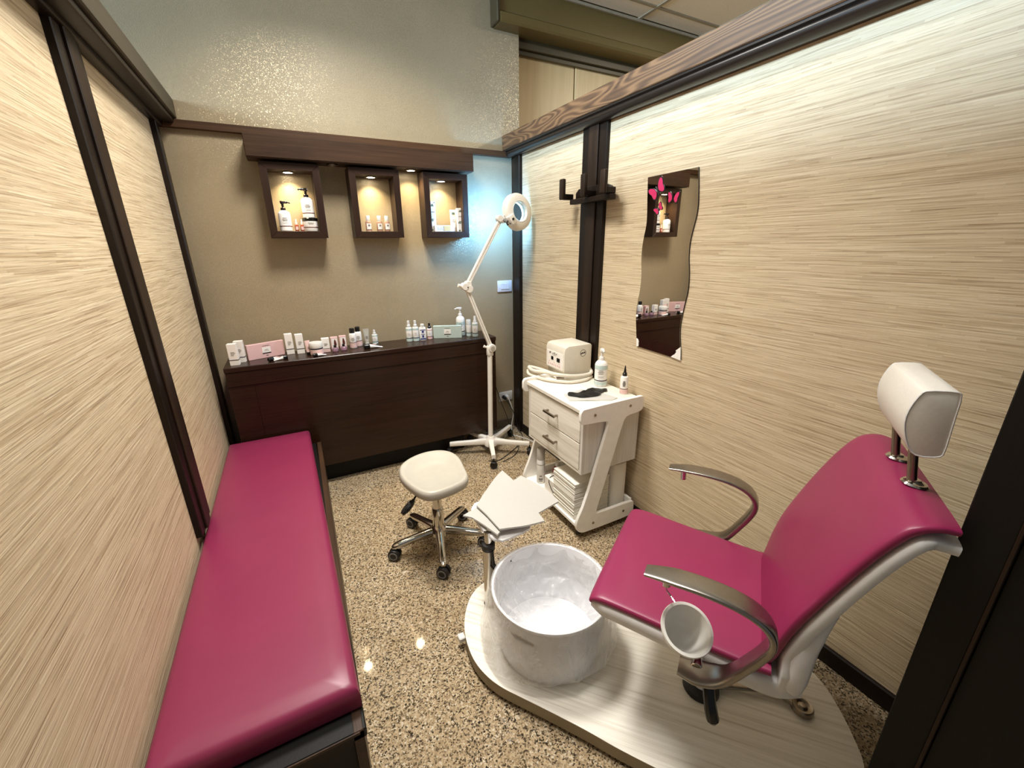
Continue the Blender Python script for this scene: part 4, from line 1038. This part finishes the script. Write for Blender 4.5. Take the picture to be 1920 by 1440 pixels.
t = thing('coat_hook', 'dark wooden coat hook rack fixed across the right wall post', 'coat hook', (0, -0.92, 1.64))
q = BM(); prism(q, [(.128, -.040), (.128, .012), (.105, .030), (.055, .034), (-.055, .034), (-.110, .034), (-.150, .020), (-.165, .0), (-.165, -.040)], .0285, .046, Mm, bev=.003, seg=1); obj('back_plate', q, 'darky', t)
q = BM(); box(q, -.085, -.046, -.195, .125, -.044, -.020, .003, 1); obj('lower_rail', q, 'darky', t)
for yy in (.16, -.025, -.175):
    q = BM(); box(q, -.098, -.046, yy - .017, yy + .017, -.018, .010, .003, 1); h_ = obj('peg', q, 'darky', t)
    q = BM(); box(q, -.118, -.098, yy - .019, yy + .019, -.018, .082, .006, 2); obj('peg_tip', q, 'postz', h_)
for yy in (.09, -.11):
    q = BM(); cyl(q, (-.046, yy, 0), (-.0475, yy, 0), .006, n=12); obj('screw', q, 'nickel', t)

# ------------------------------------------------------------------ platform
plat = [(-1.010, -1.510), (-1.050, -1.560), (-1.078, -1.612), (-1.096, -1.665), (-1.104, -1.715), (-1.106, -1.77), (-1.096, -1.825), (-1.070, -1.890), (-1.014, -1.966), (-0.955, -2.048), (-0.90, -2.127), (-0.858, -2.195), (-0.817, -2.254), (-0.74, -2.36), (-0.66, -2.45), (-0.57, -2.53), (-0.48, -2.565), (-0.38, -2.574), (-0.296, -2.552), (-0.24, -2.495), (-0.193, -2.439), (-0.155, -2.38), (-0.136, -2.317), (-0.14, -2.22), (-0.19, -2.10), (-0.28, -1.96), (-0.40, -1.80), (-0.53, -1.66), (-0.66, -1.55), (-0.78, -1.485), (-0.88, -1.465), (-0.955, -1.475)]
PX, PY = -0.6, -2.0
t = thing('chair_platform', 'low drop-shaped striped pale platform under the pink chair', 'platform', (PX, PY, 0))
pp = [(x - PX, y - PY) for x, y in chaikin(plat, 2)]
q = BM(); prism(q, pp, .058, .060, bev=.0); obj('laminate_top', q, 'platform', t, 30)
q = BM(); prism(q, pp, .014, .058, bev=.001, seg=1); obj('board', q, 'tan', t, 30)
for x, y in ((-.95, -1.62), (-.95, -1.90), (-.60, -2.38), (-.30, -2.40), (-.40, -1.95), (-.75, -1.60)):
    q = BM(); lathe(q, [(.02, 0), (.022, .002), (.022, .014)], 16, (x - PX, y - PY, 0)); obj('foot', q, 'black', t)
q = BM(); box(q, -1.118 - PX, -1.094 - PX, -1.668 - PY, -1.640 - PY, .030, .050, .003, 1); obj('stopper', q, 'white_plastic', t)

# ------------------------------------------------------------------ foot rest with towels
FX, FY = -0.957, -1.583
t = thing('foot_rest', 'white saddle foot rest on a chrome telescopic post', 'foot rest', (FX, FY, .0602))
zz = -.0602
q = BM(); lathe(q, [(.024, .0602 + zz), (.024, .066 + zz), (.0215, .068 + zz), (.0215, .335 + zz)], 24); obj('outer_post', q, 'chrome', t)
q = BM(); lathe(q, [(.014, .30 + zz), (.014, .40 + zz)], 20); obj('inner_post', q, 'chrome', t)
q = BM(); lathe(q, [(.0235, .322 + zz), (.0255, .325 + zz), (.0255, .345 + zz), (.023, .348 + zz), (.0145, .349 + zz)], 24); obj('collar', q, 'black', t)
q = BM(); tube(q, spline([(.004, -.024, .33 + zz), (.006, -.026, .29 + zz), (.008, -.028, .262 + zz)], 4), [.006] * 9, 8); cyl(q, (.006, -.018, .262 + zz), (.010, -.046, .258 + zz), .011, .010, 14); tube(q, spline([(.008, -.036, .258 + zz), (.035, -.045, .262 + zz), (.070, -.050, .280 + zz)], 4), [.008, .0075, .007, .007, .0065, .0065, .0065, .006, .004], 8); obj('clamp_lever', q, 'black_gloss', t)
def plane_z(x, y): return .400 + .285 * ((y + 1.62) * .95 - (x + .94) * .30)
# tray: curved cushion following the tilt
q = BM(); rings = []
ux = Vector((1, 0.15, 0)).normalized(); uy = Vector((-.15, 1, 0)).normalized()
for f in [-1, -.96, -.85, -.6, -.3, 0, .3, .6, .85, .96, 1]:
    c = Vector((-.872, -1.525, 0)) + ux * (f * .105)
    hw = .098 * (1 - abs(f) ** 6) ** .5 if abs(f) < 1 else .01
    top = []
    n = 14
    for i in range(n + 1):
        g = -1 + 2 * i / n; p = c + uy * g * hw
        top.append(Vector((p.x - FX, p.y - FY, plane_z(p.x, p.y) - .012 - .022 * (1 - f * f * .9) * 0 + zz - .006 * abs(g) ** 4)))
    bot = []
    for i in range(n, -1, -1):
        g = -1 + 2 * i / n; p = c + uy * g * hw
        bot.append(Vector((p.x - FX, p.y - FY, plane_z(p.x, p.y) - .026 - .030 * (1 - f * f) * (1 - g * g) + zz)))
    rings.append(top + bot)
loft(q, rings); obj('rest_pad', q, 'white_shell', t, 50)
q = BM(); cyl(q, (0, 0, .375 + zz), (.020, .012, .392 + zz), .017, .020, 18); obj('pad_bracket', q, 'white_shell', t)
def towel(poly, dz, label):
    q = BM()
    cx_, cy_ = -.86, -1.49
    for k in range(2):
        sheet(q, [(cx_ + (x - cx_) * (1 - .008 * k), cy_ + (y - cy_) * (1 - .008 * k)) for x, y in chaikin_keep(poly)], lambda x, y: plane_z(x, y) + dz + .0032 * k - .006 + .006 * math.sin((x + y) * 14), .0022, 10)
    o = obj('paper_towel', q, 'paper_white', None, 40)
    return tag(o, label, 'paper towel', 'paper towels on the foot rest')
def chaikin_keep(p): return p
towel([(-1.023, -1.507), (-.95, -1.475), (-.80, -1.40), (-.75, -1.45), (-.83, -1.60), (-.917, -1.611), (-.937, -1.624), (-.968, -1.565), (-.994, -1.525)], .002, 'white paper towel on the foot rest, left and lowest of three')
towel([(-.752, -1.401), (-.705, -1.381), (-.671, -1.428), (-.642, -1.475), (-.630, -1.515), (-.624, -1.554), (-.733, -1.574), (-.85, -1.56), (-.87, -1.47)], .008, 'white paper towel sticking out at right under the top one')
towel([(-.775, -1.341), (-.82, -1.368), (-.862, -1.398), (-.91, -1.435), (-.957, -1.481), (-.94, -1.535), (-.923, -1.615), (-.831, -1.622), (-.732, -1.620), (-.740, -1.523), (-.755, -1.406)], .0145, 'uppermost white paper towel on the foot rest')

# ------------------------------------------------------------------ foot bath and liner
BXc, BYc = -0.832, -1.815
t = thing('foot_bath', 'round white plastic foot bath tub on the platform', 'foot bath', (BXc, BYc, .0602))
q = BM(); lathe(q, [(.168, 0), (.176, .004), (.184, .06), (.194, .17), (.199, .228), (.2015, .236), (.1995, .241), (.194, .241), (.190, .235), (.184, .165), (.174, .06), (.166, .014), (.150, .008), (.001, .008)], 96); tb = obj('tub', q, 'tub', t, 40)
ca = math.atan2(-1.94 + 1.815, -1.0 + .838) - .10
q = BM(); Rm = Matrix.Translation((math.cos(ca) * .19, math.sin(ca) * .19, .180)) @ Matrix.Rotation(ca, 4, 'Z')
loft(q, [[Rm @ Vector((x, .040 * math.copysign(abs(math.cos(2 * PI * i / 32)) ** .7, math.cos(2 * PI * i / 32)), .0125 * math.sin(2 * PI * i / 32))) for i in range(32)] for x in (-.0035, .05)]); ctr = obj('cutter', q, 'tub', t, 0)
cut(tb, ctr)
for p in tb.data.polygons: p.use_smooth = True
tb.data.set_sharp_from_angle(angle=math.radians(40))
q = BM(); loft(q, [[Rm @ Vector((x, .0385 * math.copysign(abs(math.cos(2 * PI * i / 32)) ** .7, math.cos(2 * PI * i / 32)), .0115 * math.sin(2 * PI * i / 32))) for i in range(32)] for x in (-.0036, -.0024)]); obj('slot_shade', q, 'tan', t, 0)  # darker plate puts the recess's shade into colour
# film: inside, over the rim and hanging outside
from mathutils import noise as mnoise
def ridge(p, k):
    return max(0.0, 1 - abs(mnoise.noise(Vector(p) * k)) * 3.0) ** 2
def film_pt(a, s):
    ca_, sa_ = math.cos(a), math.sin(a)
    if s < 0:    # inside, s from -1 (centre) to 0 (rim)
        f = -s
        if f < .45: r = .192 - f * .03; z = .243 - f / .45 * .13
        else:
            g = (f - .45) / .55; r = .178 * (1 - g) + .001; z = .113 - .070 * (1 - (1 - g) ** 2.2)
        p = (r * ca_, r * sa_, z)
        d = ridge(p, 9) * .6 + ridge((p[0] + 3, p[1], p[2]), 21) * .4
        k = min(1, f * 4)
        r = max(.001, r - .012 * k * d * min(1, r / .08)); z += .016 * k * d * (.3 if f < .45 else 1)
    else:
        r = .2035 - .002 * (1 - s) + .008 * s; z = .2445 - s * .200
        p = (r * ca_, r * sa_, z * .45)
        d = ridge(p, 7) * .65 + ridge((p[0], p[1] + 5, p[2]), 17) * .35
        fl = .5 + .5 * math.cos(a + 0.05); fl2 = .5 + .5 * math.cos(a - 2.75)
        r += .010 * d * min(1, s * 4) * (s + .15) + .040 * s * fl ** 6 + .030 * s * fl2 ** 3
        r = max(r, .2035 - .012 * s)
        z += .012 * s * math.sin(3 * a + 1)
    return (r * ca_, r * sa_, z)
q = BM(); na = 220
S = [-1 + k / 48 for k in range(48)] + [-.01, 0, .015, .03] + [.06 + .94 * k / 26 for k in range(27)]
loft(q, [[film_pt(2 * PI * i / na, s) for i in range(na)] for s in S], cap=False)
fo = obj('tub_liner', q, 'film', None, 60)
fo.location = (BXc, BYc, .0602)
tag(fo, 'crinkled clear plastic liner draped over the foot bath tub', 'liner')

# ------------------------------------------------------------------ pedicure chair
OX, OY = -.45, -2.285
TH = math.radians(123)
t = thing('pedicure_chair', 'pink and white pedicure chair with chrome armrests and white headrest', 'chair', (OX, OY, .0602), TH)
zo = -.0602
Y = Vector((0, 1, 0))
def frame_path(path, hw, th, off=0.0, e=4, n=24, yc=0.0, offs=None):
    """rings along a (u,z) path; off = shift along the front-facing normal"""
    rings = []
    for i, (u, z) in enumerate(path):
        a = path[max(0, i - 1)]; c = path[min(len(path) - 1, i + 1)]
        tx, tz = c[0] - a[0], c[1] - a[1]; L = math.hypot(tx, tz); tx /= L; tz /= L
        nx, nz = tz, -tx
        o_ = offs[i] if offs else off
        c3 = Vector((u + nx * o_, yc[i] if isinstance(yc, list) else yc, z + nz * o_ + zo))
        rings.append(srect(c3, Y, Vector((nx, 0, nz)), hw[i], th[i], e, n))
    return rings
def dense(path, k=5): return [(p.x, p.z) for p in spline([(u, 0, z) for u, z in path], k)]
def lerp_list(v, n):
    out = []
    for i in range(n):
        f = i / (n - 1) * (len(v) - 1); j = min(int(f), len(v) - 2); out.append(v[j] + (v[j + 1] - v[j]) * (f - j))
    return out
# seat pad: path from back to front, the normal of this path points up
sp = dense([(.420, .436), (.410, .448), (.385, .455), (.33, .457), (.22, .455), (.10, .454), (.02, .455), (-.02, .458)], 5)
n = len(sp)
hw = [.222 + .016 * min(1, (i / n) * 0 + max(0, (p[0] - .0) / .4)) for i, p in enumerate(sp)]
hw[0] *= .96
th = lerp_list([.008, .012, .014, .014, .014, .014, .014, .012], n)
ycs = [-.034 * max(0, u) / .42 for u, z in sp]
q = BM(); loft(q, frame_path(sp, hw, th, 0.0, 5, 36, ycs)); obj('seat', q, 'pink2', t, 60)
sh = dense([(.418, .424), (.38, .424), (.30, .424), (.18, .420), (.06, .414), (-.04, .408), (-.09, .410)], 5)
n = len(sh)
ycs = [-.034 * max(0, u) / .42 for u, z in sh]
q = BM(); loft(q, frame_path(sh, lerp_list([.228, .240, .238, .234, .228, .214, .195], n), lerp_list([.014, .025, .026, .027, .031, .034, .022], n), 0, 7, 36, ycs)); obj('seat_shell', q, 'white_shell', t, 60)
# backrest (path runs downwards so that the normal looks forward)
bp = [(.004, .452), (-.004, .50), (-.014, .56), (-.030, .625), (-.056, .70), (-.085, .775), (-.116, .845), (-.144, .894), (-.168, .917), (-.200, .925), (-.236, .918)]
bp = list(reversed(dense(bp, 4)))
bp = [p for p in bp]
n = len(bp)
hw = lerp_list([.205, .217, .222, .224, .226, .227, .227, .226, .222, .216, .208, .198], n)
th = lerp_list([.008, .010, .013, .014, .014, .014, .014, .014, .014, .014, .010], n)
q = BM(); loft(q, frame_path(bp, hw, th, 0, 5, 36, 0.0, [x for x in th])); obj('backrest', q, 'pink2', t, 60)
bs = []
for i, (u, z) in enumerate(bp):
    a = bp[max(0, i - 1)]; c = bp[min(len(bp) - 1, i + 1)]
    tx, tz = c[0] - a[0], c[1] - a[1]; L = math.hypot(tx, tz)
    bs.append((u + (tz / L) * .0415, z - (tx / L) * .0415))
bs = [p for p in bs if p[1] > .50]
bs.insert(0, (bs[0][0] * 2 - bs[1][0] - .004, bs[0][1] * 2 - bs[1][1] + .001))
n0 = len(bs)
bs = bs + dense([(-.050, .47), (-.050, .435), (-.036, .408), (.03, .402)], 3)
n = len(bs)
q = BM(); loft(q, frame_path(bs, [(hw[max(0, i - 1)] if i < n0 else .222 - .02 * (i - n0) / (n - n0)) + .003 for i in range(n)], [.014 + .004 * (i / n) for i in range(n)], 0, 6, 36)); obj('back_shell', q, 'white_shell', t, 60)
fr = dense([(-.158, .81), (-.126, .72), (-.094, .63), (-.074, .55), (-.068, .475), (-.064, .43), (-.044, .408)], 4)
n = len(fr)
q = BM(); loft(q, frame_path(fr, lerp_list([.08, .16, .200, .219, .226, .227, .222, .19], n), lerp_list([.006, .014, .022, .029, .033, .034, .030, .018], n), 0, 3.6, 36)); obj('back_fairing', q, 'white_shell', t, 60)
# armrests
for s in (1, -1):
    sh_ = -.030 if s > 0 else 0.006
    ap = dense([(u + sh_, z) for u, z in [(.300, .664), (.24, .672), (.17, .673), (.11, .666), (.065, .650), (.038, .624), (.030, .592), (.042, .552), (.064, .508), (.084, .472), (.104, .446), (.130, .431), (.165, .424), (.200, .424)]], 5)
    n = len(ap)
    q = BM(); loft(q, frame_path(ap, lerp_list([.020, .029, .030, .030, .029, .027, .024, .023, .023, .026, .034, .038, .030], n), lerp_list([.004, .006, .007, .007, .008, .009, .010, .010, .010, .010, .009, .008, .006], n), 0, 3.2, 24, s * .266)); ar_ = obj('armrest', q, 'steel', t, 60)
    q = BM(); cyl(q, (.253 + sh_, s * .258, .670 + zo), (.251 + sh_, s * .258, .634 + zo), .0095, n=16); obj('stub', q, 'chrome', ar_)
    q = BM(); cyl(q, (.13, s * .262, .424 + zo), (.13, s * .18, .408 + zo), .016, n=14); obj('armrest_mount', q, 'chrome', ar_)
# headrest
hpf = [(-.155, 1.130), (-.162, 1.137), (-.203, 1.141), (-.210, 1.136), (-.211, 1.08), (-.213, 1.018), (-.208, 1.008), (-.178, 1.003), (-.163, 1.013), (-.149, 1.045), (-.143, 1.075), (-.146, 1.103)]
hpf = chaikin(hpf, 1)
q = BM(); prism(q, [(x, z + zo) for x, z in hpf], -.108, .108, Matrix(((1, 0, 0, 0), (0, 0, 1, 0), (0, 1, 0, 0), (0, 0, 0, 1))), bev=.004, seg=2); hd = obj('headrest', q, 'white_head', t, 40)
for k in (-1, 1):
    q = BM()
    cxu = sum(p[0] for p in hpf) / len(hpf); czu = sum(p[1] for p in hpf) / len(hpf)
    ringp = [Vector((cxu + (x - cxu) * .985, k * .1075, czu + (z - czu) * .985 + zo)) for x, z in hpf]
    tube(q, ringp + [ringp[0]], .0016, 6)
    obj('piping', q, 'white_shell', hd, 60)
for s in (1, -1):
    q = BM(); cyl(q, (-.180, s * .062, 1.02 + zo), (-.203, s * .062, .89 + zo), .0082, n=16); obj('headrest_post', q, 'nickel', t)
    q = BM(); lathe(q, [(.021, 0), (.023, .002), (.020, .006), (.012, .008), (.008, .012)], 20, (0, 0, 0), Matrix.Translation((-.201, s * .062, .9245 + zo)) @ Matrix.Rotation(-.10, 4, 'Y')); obj('post_socket', q, 'chrome', t)
# column, lever, pedal
q = BM(); lathe(q, [(.030, .065 + zo), (.030, .39 + zo)], 28, (.105, 0, 0)); obj('column', q, 'white_shell', t)
q = BM(); lathe(q, [(.052, .0605 + zo), (.054, .064 + zo), (.052, .078 + zo), (.036, .086 + zo), (.031, .088 + zo)], 28, (.105, 0, 0)); obj('column_ring', q, 'black', t)
q = BM(); tube(q, spline([(.105, .02, .345 + zo), (.10, .10, .335 + zo), (.098, .165, .310 + zo), (.085, .20, .26 + zo), (.070, .212, .215 + zo)], 5), [.010] * 5 + [.012] * 5 + [.015] * 6 + [.016] * 4 + [.008], 10); obj('height_lever', q, 'black_gloss', t)
pd = spline([(.08, -.02, .076 + zo), (.0, -.05, .078 + zo), (-.07, -.075, .078 + zo), (-.115, -.082, .076 + zo), (-.150, -.078, .072 + zo)], 6)
q = BM(); rr = []
for i, p in enumerate(pd):
    a = pd[max(0, i - 1)]; c = pd[min(len(pd) - 1, i + 1)]; d = (c - a).normalized(); s_ = Vector((-d.y, d.x, 0))
    f = i / (len(pd) - 1); rr.append(srect(p, s_, Vector((0, 0, 1)), .020 - .008 * math.sin(PI * f) - .003 * f, .006, 3, 14))
loft(q, rr); pe = obj('foot_pedal', q, 'nickel', t, 50)
q = BM(); lathe(q, [(.026, .0605), (.030, .064), (.030, .075), (.026, .081), (.020, .080), (.014, .076), (.011, .079), (.007, .081), (.001, .081)], 28, (-.168, -.075, zo)); obj('pedal_disc', q, 'nickel', pe, 40)

# cup hanging on the near armrest
Rz = Matrix.Rotation(TH, 4, 'Z')
cl = Matrix.Translation((OX, OY, 0)) @ Rz @ Vector((.172, .262, .520))
t = thing('manicure_cup', 'white plastic bowl hanging under the near armrest', 'bowl', tuple(cl), TH)
tilt = Matrix.Rotation(math.radians(-26), 4, 'X') @ Matrix.Rotation(math.radians(-14), 4, 'Y') @ Matrix.Scale(.80, 4)
q = BM(); lathe(q, [(.024, -.062), (.034, -.062), (.052, -.030), (.062, .005), (.069, .034), (.074, .040), (.072, .046), (.064, .046), (.060, .036), (.054, .005), (.044, -.028), (.028, -.048), (.001, -.050)], 48, (0, 0, 0), tilt); obj('bowl', q, 'white_plastic', t, 50)
q = BM(); tube(q, spline([tilt @ Vector((.045, -.055, .044)), (.042, -.036, .062), (.050, -.026, .082), (.052, -.008, .106), (.0515, -.004, .1165)], 5), .0022, 8); obj('hook', q, 'chrome', t)
